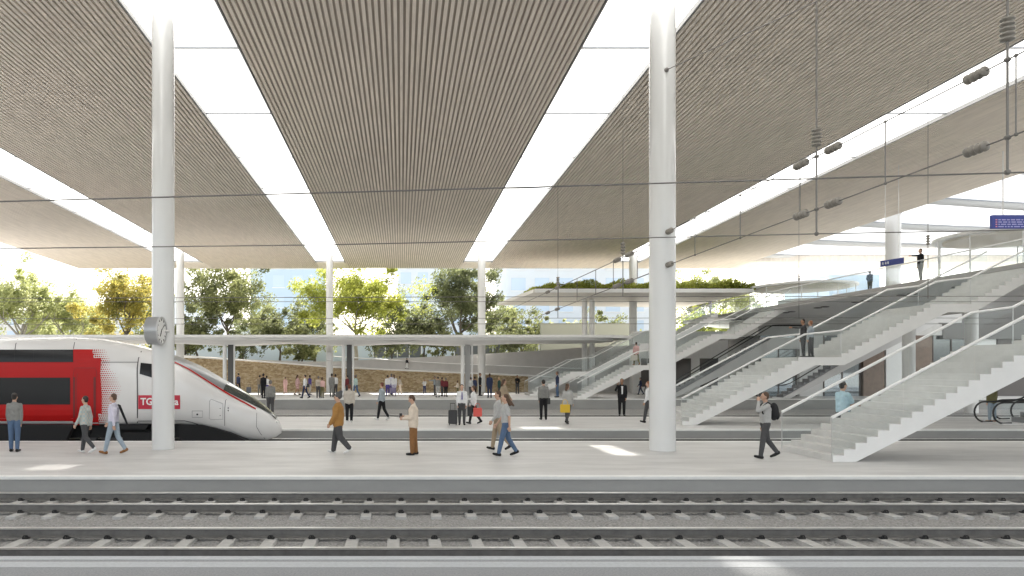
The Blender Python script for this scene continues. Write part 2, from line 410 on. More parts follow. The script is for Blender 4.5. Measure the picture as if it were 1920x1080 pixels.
m = MB(); m.tube([c0, c0 + Vector((.28, .45, 0))], .05, 10); m.build("bracket", M_steel, ck)

# ------------------------------------------------------------------ train
tr = thing("high_speed_train", (-14, 28.75, -.28), "red and white high-speed train with a long sloping nose at the front platform", "train")
YC = 28.75; TS = 48.7
TOPPTS = [(-2600, 633), (150, 633), (200, 636), (253, 646), (290, 656), (333, 670), (367, 684), (417, 712), (443, 726), (470, 742), (495, 760), (512, 775), (522, 788), (528, 800)]
prof = [((a - CX) / TS, EYE + (CY - b) / TS) for a, b in TOPPTS]
def lerp(tbl, x):
    if x <= tbl[0][0]: return tbl[0][1]
    for (a, p), (b, q) in zip(tbl, tbl[1:]):
        if x <= b: return p + (q - p) * (x - a) / (b - a)
    return tbl[-1][1]
XN = prof[-1][0]                                   # nose tip
ztop = lambda X: lerp(prof, X)
zbot = lambda X: lerp([(XN - 4.5, .42), (XN - 3.6, .42), (XN - 3.0, .34), (XN - 2.0, .05), (XN - 1.35, -.2), (XN - .5, -.25), (XN - .2, -.15), (XN, -.0)], X)
hw = lambda X: 1.45 * (1 - max(0, (X - (XN - 5.2)) / 5.2) ** 2.6) ** .62 if X < XN else 0.0
nn = lambda X: 4.2 - 1.7 * min(1, max(0, (X - (XN - 6)) / 5))
def side_y(X, Z):
    zt, zb, w = ztop(X), zbot(X), hw(X); zc, h = (zt + zb) / 2, (zt - zb) / 2; n = nn(X)
    # wider towards the bottom: centre the widest point low
    zc = zb + (zt - zb) * .40; h = (zt - zc) if Z > zc else (zc - zb) * 1.15
    q = min(1, abs(Z - zc) / h); return YC - w * (1 - q ** n) ** (1 / n)
def section(X, off=0, a0=0, a1=2 * math.pi, k=48):
    zt, zb, w, n = ztop(X), zbot(X), hw(X), nn(X); zc = zb + (zt - zb) * .40; out = []
    for i in range(k + (0 if a1 - a0 > 6.2 else 1)):
        t = a0 + (a1 - a0) * i / k; c, s_ = math.cos(t), math.sin(t)
        h = (zt - zc) if s_ > 0 else (zc - zb) * 1.15
        z = zc + math.copysign(abs(s_) ** (2 / n), s_) * h
        if z < zb: z = zb
        y = YC - math.copysign(abs(c) ** (2 / n), c) * w
        out.append(Vector((X, y, z)) + Vector((0, math.copysign(off, y - YC) if off else 0, off * (1 if s_ > 0 else 0))))
    return out
M_twhite = mat("train_white_paint", (.70, .69, .68), .25, var=.02, scale=.6, coat=.4)
M_tred = mat("train_red_paint", (.43, .009, .009), .4, spec=.25)
M_tdark = mat("train_dark_glass", (.02, .021, .023), .22, spec=.25)
M_tblack = mat("train_skirt_black", (.016, .016, .017), .6, spec=.2)
M_seam = mat("train_seam", (.04, .04, .045), .6)
def onb(px, py, off=.012):
    Y = 27.3
    for _ in range(5):
        X = (px - CX) * Y / F; Z = EYE + (CY - py) * Y / F; Y = side_y(X, Z)
    return Vector((X, Y - off, Z))
m = MB(); XL = -46.0
st = [XL, -35, -25, -16, -14, -13] + [(-13 + (XN - .9 + 13) * i / 46) for i in range(1, 47)] + [XN - .9 + .9 * math.sin(i / 16 * math.pi / 2) for i in range(1, 17)]
rings = [section(x) for x in st]; K = len(rings[0])
for r in rings: m.v += [tuple(p) for p in r]
for i in range(len(st) - 1):
    for j in range(K): m.f.append([i * K + j, i * K + (j + 1) % K, (i + 1) * K + (j + 1) % K, (i + 1) * K + j]); m.m.append(0)
m.f.append(list(range(K))[::-1]); m.m.append(0)
m.build("body", M_twhite, tr, smooth=True)
def patch(name, poly4, mt, nx=8, nz=6, off=.012, parent=tr):       # four pixel corners: top-left, top-right, bottom-right, bottom-left
    m = MB(); tl, trr, br, bl = [Vector(p) for p in poly4]; V = []
    for j in range(nz + 1):
        for i in range(nx + 1):
            u, v = i / nx, j / nz; p = (tl * (1 - u) + trr * u) * (1 - v) + (bl * (1 - u) + br * u) * v; V.append(onb(p.x, p.y, off))
    m.add(V, [(j * (nx + 1) + i, (j + 1) * (nx + 1) + i, (j + 1) * (nx + 1) + i + 1, j * (nx + 1) + i + 1) for j in range(nz) for i in range(nx)])
    return m.build(name, mt, parent, smooth=True)
def seam(name, pts, w=1.2, mt=None, parent=tr, off=.016, dens=12):
    m = MB(); P2 = []
    for (a, b) in zip(pts, pts[1:]):
        n = max(1, int((Vector(b) - Vector(a)).length / dens)); P2 += [Vector(a).lerp(Vector(b), i / n) for i in range(n)]
    P2.append(Vector(pts[-1]))
    for i, p in enumerate(P2):
        d = (P2[min(i + 1, len(P2) - 1)] - P2[max(i - 1, 0)]).normalized(); nrm = Vector((-d.y, d.x)) * w / 2
        m.v += [tuple(onb(*(p + nrm), off)), tuple(onb(*(p - nrm), off))]
        if i: m.f.append([2 * i - 2, 2 * i - 1, 2 * i + 1, 2 * i]); m.m.append(0)
    return m.build(name, mt or M_seam, parent)
LX = -1500
red = MB()
def rq(pts, n=6, k=3):
    tl, a, b, bl = [Vector(p) for p in pts]; V = []
    for j in range(k + 1):
        for i in range(n + 1):
            u, v = i / n, j / k; p = (tl * (1 - u) + a * u) * (1 - v) + (bl * (1 - u) + b * u) * v; V.append(onb(p.x, p.y, .008))
    red.add(V, [(j * (n + 1) + i, (j + 1) * (n + 1) + i, (j + 1) * (n + 1) + i + 1, j * (n + 1) + i + 1) for j in range(k) for i in range(n)])
rq([(LX, 678), (137, 678), (137, 799), (LX, 799)], 12, 12)
rq([(137, 655), (173, 655), (176, 671), (137, 671)], 4, 3); rq([(137, 671), (190, 671), (188, 700), (137, 700)], 5, 3)
rq([(137, 700), (188, 700), (191, 740), (137, 740)], 5, 4); rq([(137, 740), (191, 740), (191, 776), (137, 776)], 5, 4); rq([(137, 776), (184, 776), (186, 797), (137, 797)], 5, 3)
for iy in range(35):                                # halftone fringe of little rhombs
    y = 656.5 + iy * 3.98
    base = lerp([(655, 173), (671, 178), (672, 189), (700, 188), (740, 191), (776, 191), (777, 184), (795, 186)], y)
    ext = lerp([(655, 26), (668, 24), (672, 16), (690, 16), (700, 28), (730, 38), (760, 24), (795, 12)], y)
    k = 0
    while k * 3.8 < ext:
        x = base + k * 3.8 + (1.9 if iy % 2 else 0); s_ = 1.85 * (1 - k * 3.8 / (ext + 4)) ** .6
        if s_ > .3: red.add([onb(x - s_, y, .009), onb(x, y + s_, .009), onb(x + s_, y, .009), onb(x, y - s_, .009)], [(0, 1, 2, 3)])
        k += 1
red.build("red_livery", M_tred, tr)
patch("window_band", [(LX, 655.5), (137.6, 655.5), (137.6, 679), (LX, 679)], M_tblack, 24, off=.014)
for a, b in ((LX, -75), (-74, 27), (28, 62.8), (63.6, 99.6), (100.4, 137)):
    patch("upper_window", [(a, 656), (b, 656), (b, 678.5), (a, 678.5)], M_tdark, off=.02)
for a, b in ((LX, -150), (-140, 132)):
    patch("lower_window", [(a, 708), (b, 708), (b, 758.5), (a, 758.5)], M_tdark, off=.02)
dr = patch("door", [(141, 692), (180, 692), (180, 792), (141, 792)], mat("train_door_red", (.40, .009, .009), .4, spec=.25), off=.018)
seam("door_seam", [(137.5, 707), (139, 697), (141, 690), (179, 690), (181.5, 697), (182, 707)], .9, mat("door_seam_red", (.2, .01, .01), .5), dr, .024)
for x in (139.5, 178): 
    q = patch("door_handle", [(x - 2.2, 707), (x + 2.2, 707), (x + 2.2, 783), (x - 2.2, 783)], mat("handle_slot", (.16, .008, .008), .5), 2, 6, .026, dr)
seam("door_line", [(146, 700), (144, 712), (144, 788)], .8, mat("door_seam_red", (.2, .01, .01), .5), dr, .024)
seam("roof_seam", [(28.5, 656), (30, 645), (34, 636)], 1.3); seam("roof_seam", [(138, 654), (140, 643), (144, 635.5)], 1.3)
seam("cab_outline", [(258, 793), (257.5, 690), (260, 672), (265, 659), (272, 654)], 1.8)
seam("body_seam", [(192, 679), (258, 679)], 1.0); seam("body_seam", [(259, 789.5), (346, 789), (360, 792), (372, 796)], 1.2)
seam("nose_seam", [(434, 736), (423, 751), (421.5, 768), (421.5, 810)], .9); seam("nose_seam", [(481.5, 774), (481, 800), (488, 812), (497, 823)], .7)
patch("cab_window", [(264, 680), (292, 683), (292, 710), (262, 701)], M_tdark, 4, 4, .02)
seam("service_hatch", [(393, 752), (396, 748.5), (418, 757), (418, 786), (396, 787), (392.5, 784), (393, 752)], .8, mat("hatch_line", (.3, .3, .31), .5))
seam("service_hatch", [(360.5, 770.5), (380, 770.5), (380, 782.5), (360.5, 782.5), (360.5, 770)], .8, mat("hatch_line2", (.2, .2, .21), .5))
m = MB()
for a, b, r in ((370, 777, .035), (428, 765, .022), (428, 770, .022), (413, 766, .015), (413, 779, .015)):
    p = onb(a, b, .0); m.tube([p + Vector((0, .02, 0)), p - Vector((0, .02, 0))], r, 12)
m.build("socket", M_seam, tr)
patch("name_plate", [(259.5, 741), (338, 741), (338, 767), (259.5, 767)], mat("train_plate_red", (.50, .02, .045), .35), 8, 4, .02)
def text3d(s, loc, size, mt, parent=None, name="lettering", off=.0, rot=(R(90), 0, 0), align='LEFT', sx=1.0):
    c = bpy.data.curves.new(name, 'FONT'); c.body = s; c.size = size; c.extrude = .003; c.offset = off; c.align_x = align; c.resolution_u = 3
    o = bpy.data.objects.new(name, c); COL.objects.link(o); bpy.context.view_layer.update()
    me = bpy.data.meshes.new_from_object(o.evaluated_get(bpy.context.evaluated_depsgraph_get())); bpy.data.objects.remove(o)
    o = bpy.data.objects.new(name, me); COL.objects.link(o); me.materials.clear(); me.materials.append(mt)
    o.rotation_euler = rot; o.scale = (sx, 1, 1)
    o.location = Vector(loc) - (Vector(parent["_o"]) if parent else Vector((0, 0, 0)))
    if parent: o.parent = parent
    return o
p = onb(264, 759, .032); text3d("TGV Lyria", p, .355, M_white, tr, off=.008, sx=.93)
p = onb(-26, 697, .02); text3d("ari.", p, .34, mat("faded_red_lettering", (.40, .03, .025), .4), tr, off=.004)
# windscreen over the top of the nose
def top_patch(name, mt, pxa, pxb, a0, a1, off, n=26, k=24):
    m = MB(); RR = []
    for i in range(n + 1):
        X = (pxa + (pxb - pxa) * i / n - CX) / TS
        aa = a0(i / n) if callable(a0) else a0; RR.append(section(X, off, aa, math.pi - aa if a1 is None else a1(i / n), k))
    kk = len(RR[0]); m.v = [tuple(p) for r in RR for p in r]
    for i in range(n):
        for j in range(kk - 1): m.f.append([i * kk + j, i * kk + j + 1, (i + 1) * kk + j + 1, (i + 1) * kk + j]); m.m.append(0)
    return m.build(name, mt, tr, smooth=True)
top_patch("windscreen_surround", mat("nose_grey", (.22, .23, .24), .3), 322, 434, lambda t: 1.12 - .34 * t, None, .012)
top_patch("windscreen", mat("windscreen_glass", (.045, .055, .05), .06, spec=.8), 430, 519, lambda t: .78 + .25 * t * t, None, .014)
top_patch("red_stripe", M_tred, 326, 486, lambda t: 1.02 - .36 * min(1, t * 1.4), lambda t: 1.02 - .36 * min(1, t * 1.4) + .085, .018, k=3)
p = onb(519, 791, .0); m = MB(); m.ellipsoid(p, .05, .05, .05); m.build("nose_lamp", M_white, tr)
m = MB()                                             # underframe
def pxz(px, py, Y=27.35): return (GX(px, Y), GZ(py, Y))
m.prism_y([pxz(LX, 796), pxz(139, 796), pxz(124, 830), pxz(LX, 830)][::-1], 27.26, 27.5)
m.prism_y([pxz(232, 811), pxz(285, 811), pxz(292, 850), pxz(222, 850)][::-1], 27.36, 27.6)
m.prism_y([pxz(334, 797), pxz(375, 797), pxz(400, 803), pxz(430, 813), pxz(458, 826), pxz(462, 845), pxz(334, 845)][::-1], 27.50, 29.9)
m.prism_y([pxz(200, 796), pxz(276, 796), pxz(270, 806), pxz(205, 806)][::-1], 27.5, 27.9)
m.box(XL, XN - 3.4, 27.9, 29.6, -.1, .40)
m.build("underframe", M_tblack, tr)
for xw in (165, 205, 302, 360):
    X = GX(xw, 27.9); w = MB(); w.tube([(X, 27.95, .14), (X, 28.1, .14)], .42, 28); wh = w.build("wheel", mat("wheel_dark", (.06, .06, .062), .5, .4), tr, smooth='auto')
    w = MB(); w.tube([(X, 27.82, .14), (X, 27.95, .14)], .13, 16); w.build("axle_box", M_tblack, wh)
# ------------------------------------------------------------------ stairs
def stairs(x0, y0, y1, z0, flights, label, run=.3, rise=.166, thick=.36, xs0=None, glass=True):
    t = thing("staircase", (x0, (y0 + y1) / 2, z0), label, "staircase", "parallel concrete staircases rising to the upper deck")
    prof = []                                         # (xa, xb, ztop, soffit a, soffit b)
    x = x0; z = z0; segs = []
    x_start = x0
    for n, land in flights:
        for i in range(n):
            z += rise; segs.append((x, x + run, z, 's')); x += run
        if land: segs.append((x, x + land, z, 'l')); x += land
    # control points of the soffit: straight under each flight, flat under each landing
    ctrl = []; zz = z0; xx = x0; k = rise / run
    for n, land in flights:
        ctrl.append((xx + .62, zz - .02)); ex = xx + n * run; ez = zz + n * rise
        ctrl.append((ex + .62 - .35 * 0, ez - .35 + .0)) if land else ctrl.append((ex + .4, ez - .3))
        xx = ex + land; zz = ez
    ctrl = []; zz = z0; xx = x0
    for fi, (n, land) in enumerate(flights):
        sx = xx + (.62 if fi == 0 else .35); sz = zz if fi == 0 else zz - thick
        ex = xx + n * run; ez = zz + n * rise
        if fi == 0: ctrl.append((sx, sz - .0))
        else: ctrl.append((xx + .12, sz))
        ctrl.append((sx if False else (ex + .45 if land else ex), (ez - thick) if land else ez - thick))
        xx = ex + land; zz = ez
    ctrl.append((xx, zz - thick))
    sof = lambda X: z0 if X < ctrl[0][0] else lerp(ctrl, X)
    m = MB(); prev_top = z0
    cuts = []
    for a, b, z, kd in segs:
        sub = sorted(set([a, b] + [c[0] for c in ctrl if a < c[0] < b]))
        for p, q in zip(sub, sub[1:]):
            sa, sb = sof(p), sof(q)
            m.mi = 1; m.quad((p, y0, sa), (q, y0, sb), (q, y0, z), (p, y0, z)); m.mi = 0; m.quad((q, y1, sb), (p, y1, sa), (p, y1, z), (q, y1, z))
            m.quad((p, y0, z), (q, y0, z), (q, y1, z), (p, y1, z)); m.quad((p, y1, sa), (q, y1, sb), (q, y0, sb), (p, y0, sa))
        m.quad((a, y0, prev_top), (a, y0, z), (a, y1, z), (a, y1, prev_top)); prev_top = z
    m.quad((xx, y0, zz - thick), (xx, y1, zz - thick), (xx, y1, zz), (xx, y0, zz))
    me = m.build("stair_flight", [M_stair, M_string], t)
    H = 1.0                                           # handrails follow the pitch
    path = []; xx = x0; zz = z0
    for n, land in flights:
        path.append((xx, zz + rise)); path.append((xx + n * run, zz + n * rise)); xx += n * run + land; zz += n * rise
    path.append((xx, zz))
    for yy, in_ in ((y0 + .05, 1), (y1 - .05, -1)):
        m = MB(); m.tube([(a, yy, b + H) for a, b in path], .042, 10); h = m.build("handrail", M_white, t, smooth='auto')
        if glass:
            g = MB()
            for (a, za), (b, zb) in zip(path, path[1:]):
                n = max(1, round((b - a) / 2.2))
                for i in range(n):
                    u, v = a + (b - a) * i / n + .012, a + (b - a) * (i + 1) / n - .012
                    zu, zv = za + (zb - za) * i / n, za + (zb - za) * (i + 1) / n
                    g.hexa([(u, yy - .008, zu - .05), (v, yy - .008, zv - .05), (v, yy + .008, zv - .05), (u, yy + .008, zu - .05),
                            (u, yy - .008, zu + H - .03), (v, yy - .008, zv + H - .03), (v, yy + .008, zv + H - .03), (u, yy + .008, zu + H - .03)])
            g.build("glass_balustrade", M_glass, t)
        for (a, za) in [path[0]] + path[2:-1:2]:
            pm = MB(); pm.tube([(a, yy, za - .1), (a, yy, za + H)], .014, 8); pm.build("post", M_steel, t)
    return t, xx, zz
stairs(11.45, 19.8, 22.5, 0, [(19, 1.25), (19, 1.3), (12, 0)], "nearest wide concrete staircase with glass sides, at the right edge of the front platform")
stairs(12.35, 32.8, 36.2, 0, [(18, 1.6), (14, 1.5), (11, 0)], "concrete staircase on the middle platform where two men stand on the landing")
stairs(13.2, 55.9, 58.6, .26, [(15, 1.6), (14, 1.5), (14, 0)], "far concrete staircase behind the thick right column, a woman with a bag on its landing")
stairs(10.6, 61.5, 64.0, .26, [(12, 1.6), (14, 1.6), (15, 0)], "farthest concrete staircase, just right of the slim far columns")

# ------------------------------------------------------------------ upper deck
dk = thing("upper_deck", (44, 42, 6.6), "long pale grey pedestrian deck above the tracks that all staircases climb to", "bridge")
m = MB(); m.prism_y([(28.0, 6.95), (28.0, 7.2), (39, 7.2), (39, 6.5), (31.5, 6.5), (30.8, 6.6)], 10, 74); m.build("slab", M_white, dk)
m = MB(); m.box(27.93, 27.995, 10, 74, 7.02, 7.24); m.build("edge_trim", mat("deck_edge_trim", (.35, .34, .33), .5), dk)
m = MB()
for k in range(26): m.box(28.06, 28.08, 11 + k * 2.4, 13.36 + k * 2.4, 7.2, 8.3)
m.build("glass_balustrade", M_glass, dk)
m = MB(); m.tube([(28.07, 10, 8.33), (28.07, 74, 8.33)], .035, 8); m.build("handrail", M_white, dk)
for k in range(8):
    m = MB(); y = 34 + k * 4.4; m.ellipsoid((29.3, y, 6.76), .28, .28, .05); m.ellipsoid((29.3, y + .9, 6.76), .28, .28, .05)
    m.build("downlight", mat("downlight_grey", (.2, .2, .2), .5), dk)
for k, (x, y) in enumerate(((33, 36), (38.2, 36), (34, 50), (38.2, 50))):
    m = MB(); m.tube([(x, y, .0 if y < 40 else -.62), (x, y, 6.52)], .38, 32); m.build("support_column", M_white, dk, smooth='auto')

# round glass pavilions on the deck
def pavilion(cx, cy, rx, ry, z0, h, label, dark=False):
    t = thing("glass_pavilion", (cx, cy, z0), label, "pavilion", "round glass pavilions on the upper deck")
    def ring(r_, n=36): return [(cx + rx * r_ * math.cos(a * 2 * math.pi / n), cy + ry * r_ * math.sin(a * 2 * math.pi / n)) for a in range(n)]
    g = MB(); pts = ring(1)
    for a, b in zip(pts, pts[1:] + pts[:1]): g.quad((*a, z0), (*b, z0), (*b, z0 + h), (*a, z0 + h))
    g.build("glass_wall", M_glass, t)
    m = MB(); m.prism_z(ring(1.06), z0 + h, z0 + h + .14); m.build("roof_disc", M_white, t)
    m = MB(); m.prism_z(ring(.9), z0 + h - .12, z0 + h - .005); m.build("ceiling", mat("pavilion_ceiling", (.80, .75, .68), .7), t)
    for i in range(0, 36, 4):
        a = pts[i]; m = MB(); m.tube([(*a, z0), (*a, z0 + h)], .035, 8); m.build("mullion", M_white, t)
    m = MB(); m.prism_z([(cx + rx * .45 * math.cos(a * .7), cy + ry * .45 * math.sin(a * .7)) for a in range(9)], z0, z0 + 1.0); m.build("counter", mat("counter_grey", (.18, .17, .16), .5) if dark else M_white, t)
pavilion(33.2, 62, 3.8, 4.2, 7.2, 2.0, "round glass pavilion at the far end of the deck, next to the planted canopy")
pavilion(35.3, 43.5, 3.3, 3.6, 7.2, 2.9, "larger round glass pavilion with beige ceiling on the deck, below the departure board", True)

# signs
sg = thing("direction_sign", P(1676, 494, 41), "small dark blue direction sign hanging near the stout deck column", "sign")
a, b, c, d = P(1653, 489, 41.6), P(1695, 482.5, 40.2), P(1695, 493.5, 40.2), P(1653, 500.5, 41.6)
M_blue = mat("sign_blue", (.02, .035, .19), .4)
m = MB(); o_ = Vector((0, .12, 0)); m.hexa([d, c, c + o_, d + o_, a, b, b + o_, a + o_]); m.build("board", M_blue, sg)
m = MB(); nrm = Vector((0, -.012, 0))
for u in (.07, .2, .31):
    q = a.lerp(b, u) .lerp(d.lerp(c, u), .5) + nrm; s_ = .065
    m.box(q.x - s_, q.x + s_, q.y - .02, q.y, q.z - s_, q.z + s_)
m.build("pictogram", M_white, sg)
m = MB()
for u in (.2, .8): q = a.lerp(b, u) + o_ / 2; m.tube([q, (q.x, q.y, 14)], .015, 6)
m.build("hanger", M_white, sg)
bd = thing("departure_board", P(1895, 416, 38), "blue departure board with rows of pale text at the right edge, above the deck", "sign")
x0, x1 = GX(1861.5, 38), GX(1985, 38); z1, z0 = GZ(403, 38), GZ(428, 38)
m = MB(); m.box(x0, x1, 38, 38.2, z0, z1); m.build("board", mat("board_blue", (.03, .055, .33), .4), bd)
m = MB(); random.seed(3)
for r_ in range(4):
    z = z1 - .22 - r_ * .115; x = x0 + .28
    while x < x1 - .2:
        w = random.uniform(.06, .3); m.box(x, x + w, 37.985, 37.999, z - .055, z); x += w + .06
m.build("text_rows", mat("board_text", (.42, .42, .75), .5), bd)
m = MB()
for r_ in range(4): z = z1 - .22 - r_ * .115; m.box(x0 + .14, x0 + .22, 37.985, 37.999, z - .055, z)
m.build("train_symbol", mat("board_symbol", (.75, .3, .35), .5), bd)
m = MB(); m.tube([(x0 + .6, 38.1, z1), (x0 + .6, 38.1, 14)], .03, 6); m.tube([(x1 - .6, 38.1, z1), (x1 - .6, 38.1, 14)], .03, 6); m.build("hanger", M_white, bd)

# ------------------------------------------------------------------ station hall under the deck
hl = thing("station_hall", (46, 64, .26), "shop fronts with brown and white wall panels under the deck, behind the staircases", "building")
m = MB(); m.box(29, 66, 66, 66.4, .26, 6.0); m.build("back_wall", mat("hall_wall", (.70, .67, .63), .7, var=.08), hl)
random.seed(12); x = 29.3; i = 0
seq = ['g', 'w', 'g', 'b', 'w', 'b', 'g', 'w', 'd', 'b', 'w', 'g', 'b', 'd', 'w']
for k in seq:
    w = {'g': 3.0, 'w': 1.9, 'b': 1.7, 'd': 2.6}[k]
    if k == 'g':
        m = MB(); m.box(x + .05, x + w - .05, 61.0, 61.05, .26, 5.2); fr = m.build("shop_window", M_glass2, hl)
        m = MB()
        for q in (x, x + w / 2, x + w - .06): m.box(q, q + .07, 60.95, 61.12, .26, 5.2)
        m.build("window_frame", mat("hall_dark_frame", (.09, .075, .065), .4), fr)
    else:
        c = {'w': M_white, 'b': mat("hall_brown_panel", (.22, .16, .125), .5, var=.15, scale=3), 'd': mat("hall_dark_panel", (.12, .11, .105), .5)}[k]
        m = MB(); m.box(x, x + w, 60.8, 61.3, .26, 5.2); m.build("wall_panel", c, hl)
    x += w + .15; i += 1
m = MB(); m.box(20.5, 28.9, 66.0, 66.4, .26, 5.8); m.build("back_wall", mat("hall_wall_pale", (.84, .83, .81), .6, var=.04), hl)
for x, w in ((21.2, 1.4), (23.4, 2.2), (26.4, 1.6)):
    m = MB(); m.box(x, x + w, 65.93, 65.998, .9, 3.4); m.build("shop_window", mat("shop_dark_glass", (.10, .09, .085), .15), hl)
m = MB(); m.box(29, 44, 60.7, 66, 5.2, 6.6); m.build("fascia", M_stair, hl)
m = MB(); m.box(44.01, 75, 60.6, 66, 4.9, 8.4); m.build("dark_fascia", mat("dark_fascia_grey", (.16, .155, .15), .5), hl)

# ------------------------------------------------------------------ escalators
def escalator(x0, yc, z0, rise, label, w=1.0, base=0.0, top=2.0):
    t = thing("escalator", (x0, yc, z0), label, "escalator", "escalators rising between the staircases")
    run = rise / math.tan(R(30)); x1 = x0 + 1.3; x2 = x1 + run; x3 = x2 + top
    m = MB(); m.prism_y([(x0, z0), (x1 + .5, z0 - .0), (x2 + .3, z0 + rise - .9), (x3, z0 + rise - .9), (x3, z0 + rise), (x2, z0 + rise), (x1, z0 + .05), (x0, z0 + .05)], yc - w / 2 - .12, yc + w / 2 + .12)
    m.build("truss", mat("escalator_cladding", (.66, .655, .65), .45, .1), t)
    m = MB(); n = int(run / .4)
    for i in range(n): m.box(x1 + i * .4, x1 + i * .4 + .39, yc - w / 2, yc + w / 2, z0 + i * rise / n, z0 + (i + 1) * rise / n + .05)
    m.build("moving_steps", mat("escalator_steps", (.30, .30, .31), .5, .4), t)
    for s in (-1, 1):
        y = yc + s * (w / 2 + .04)
        h = MB(); pts = []; r = .46
        for k in range(11): a = math.pi * (1.5 - 0) - math.pi * k / 10; pts.append((x0 + .1 + r * math.cos(a), y, z0 + .05 + r + r * math.sin(a)))
        pts = [(x0 + .45, y, z0 + .07)] + pts + [(x1, y, z0 + .99), (x1 + .5, y, z0 + 1.12), (x2, y, z0 + rise + .97), (x2 + .5, y, z0 + rise + 1.0), (x3, y, z0 + rise + 1.0)]
        h.tube(pts, .038, 8); h.build("handrail", M_dark, t, smooth='auto')
        g = MB(); P2 = [(x0 + .05, z0 + .1), (x1, z0 + .1), (x2, z0 + rise + .1), (x3, z0 + rise + .1), (x3, z0 + rise + .96), (x2 + .4, z0 + rise + .96), (x2, z0 + rise + .93), (x1 + .5, z0 + 1.07), (x1, z0 + .95), (x0 + .05, z0 + .93)]
        for a, b, c_, d_ in ((0, 1, 8, 9), (1, 2, 6, 8), (2, 3, 4, 6)):
            g.add([(P2[i][0], y, P2[i][1]) for i in (a, b, c_, d_)], [(0, 1, 2, 3)])
        g.build("glass_side", M_glass, t)
    return t
escalator(GX(1815, 35), 33.6, 0, 7.0, "escalator at the right edge under the nearest staircase, closer of two")
escalator(GX(1835, 38) - .4, 35.6, 0, 7.0, "escalator at the right edge under the nearest staircase, farther of two")
escalator(GX(1205, 62), 59.8, .26, 4.7, "slim black-railed escalator rising right of the thick column to the far landing", top=3.0)
escalator(GX(1430, 57), 57.0, .26, 6.6, "black-railed escalator seen below the landing with the two men")

# ------------------------------------------------------------------ far platform canopy
cp = thing("platform_canopy", (-10, 64, .26), "long thin white canopy with rounded right end over the far platform", "canopy")
def outline(x0, x1, y0, y1, r=4.0):
    pts = [(x0, y0)]
    n = 14
    for k in range(n + 1): a = -math.pi / 2 + math.pi * k / n; pts.append((x1 + r * math.cos(a), (y0 + y1) / 2 + (y1 - y0) / 2 * math.sin(a)))
    return pts + [(x0, y1)]
m = MB(); m.prism_z(outline(-60, 15.5, 60.5, 70.5, 4.5), 5.02, 5.24); m.build("roof_plate", M_white, cp)
m = MB(); m.prism_z(outline(-60, 14.6, 60.9, 70.0, 3.8), 4.82, 5.02); m.build("under_plate", mat("canopy_soffit_grey", (.84, .84, .83), .5), cp)
m = MB()
for x in (-43.4, -13.8, -4.2, 5.2):
    pass
for x in (-14.6, -4.6, 5.0):
    m.hexa([(x - 1, 62, 4.5), (x + 1, 62, 4.5), (x + 1, 66, 4.5), (x - 1, 66, 4.5), (x - 7, 61.5, 4.82), (x + 7, 61.5, 4.82), (x + 7, 67, 4.82), (x - 7, 67, 4.82)])
m.build("bracket", mat("canopy_soffit_grey", (.6, .6, .6)), cp)
for px in (424, 647, 870):
    X = GX(px, 62.5)
    m = MB(); m.tube([(X - .12, 62.5, .26), (X - .12, 62.5, 4.55)], .16, 20); m.build("canopy_post", M_white, cp, smooth='auto')
    m = MB(); m.box(X + .12, X + .55, 62.6, 62.85, .26, 4.55); m.build("canopy_fin", mat("fin_dark", (.10, .10, .10), .6) if px < 800 else mat("fin_grey", (.4, .4, .4), .6), cp)
    m = MB(); m.tube([(X + .68, 62.5, .26), (X + .68, 62.5, 4.55)], .07, 12); m.build("canopy_post", M_white, cp, smooth='auto')
# ------------------------------------------------------------------ ramp and stone wall behind
def stone_mat():
    m = bpy.data.materials.new("rubble_stone"); m.use_nodes = True; t = m.node_tree; N = t.nodes; L = t.links; b = N["Principled BSDF"]
    g = N.new("ShaderNodeNewGeometry"); mp = N.new("ShaderNodeMapping"); mp.inputs["Scale"].default_value = (1, 1, 2.1); L.new(g.outputs["Position"], mp.inputs[0])
    v = N.new("ShaderNodeTexVoronoi"); v.inputs["Scale"].default_value = 4.6; L.new(mp.outputs[0], v.inputs[0])
    r = N.new("ShaderNodeValToRGB"); e = r.color_ramp.elements; e[0].color = (.36, .26, .15, 1); e[1].color = (.62, .51, .35, 1)
    k = e.new(.5); k.color = (.50, .385, .23, 1)
    sp = N.new("ShaderNodeSeparateColor"); L.new(v.outputs["Color"], sp.inputs[0]); L.new(sp.outputs[0], r.inputs[0])
    L.new(r.outputs[0], b.inputs["Base Color"]); b.inputs["Roughness"].default_value = .9
    bp = N.new("ShaderNodeBump"); bp.inputs["Strength"].default_value = .6; bp.inputs["Distance"].default_value = .08; bp.invert = True
    L.new(v.outputs["Distance"], bp.inputs["Height"]); L.new(bp.outputs[0], b.inputs["Normal"]); return m
M_stone = stone_mat()
def wallpoly(pxs, Y, y0, y1, mt, name, label, cat):
    m = MB(); m.prism_y([(GX(a, Y), GZ(b, Y)) for a, b in pxs], y0, y1); return tag(m.build(name, mt), label, cat)
wallpoly([(-700, 742), (990, 742), (990, 706), (800, 698), (620, 690), (500, 680), (380, 672), (-700, 660)], 72, 72.0, 73.2, M_stone, "stone_wall", "rough yellow-brown rubble stone wall behind the far platform", "wall")
wallpoly([(990, 742), (1700, 742), (1700, 640), (990, 700)], 72, 72.05, 73.2, mat('pale_retaining_concrete', (.64, .63, .62), .8, var=.08, scale=.7), "retaining_wall", "plain grey retaining wall right of the stone wall, behind the far stairs", "wall")
rp = thing("pedestrian_ramp", (0, 71.5, 3), "grey concrete pedestrian ramp curving above the stone wall behind the far platform", "ramp")
m = MB(); Y = 71.6
top = [(-700, 655), (350, 666), (470, 674), (600, 679), (683, 675), (850, 667), (1017, 657), (1100, 651), (1400, 640)]
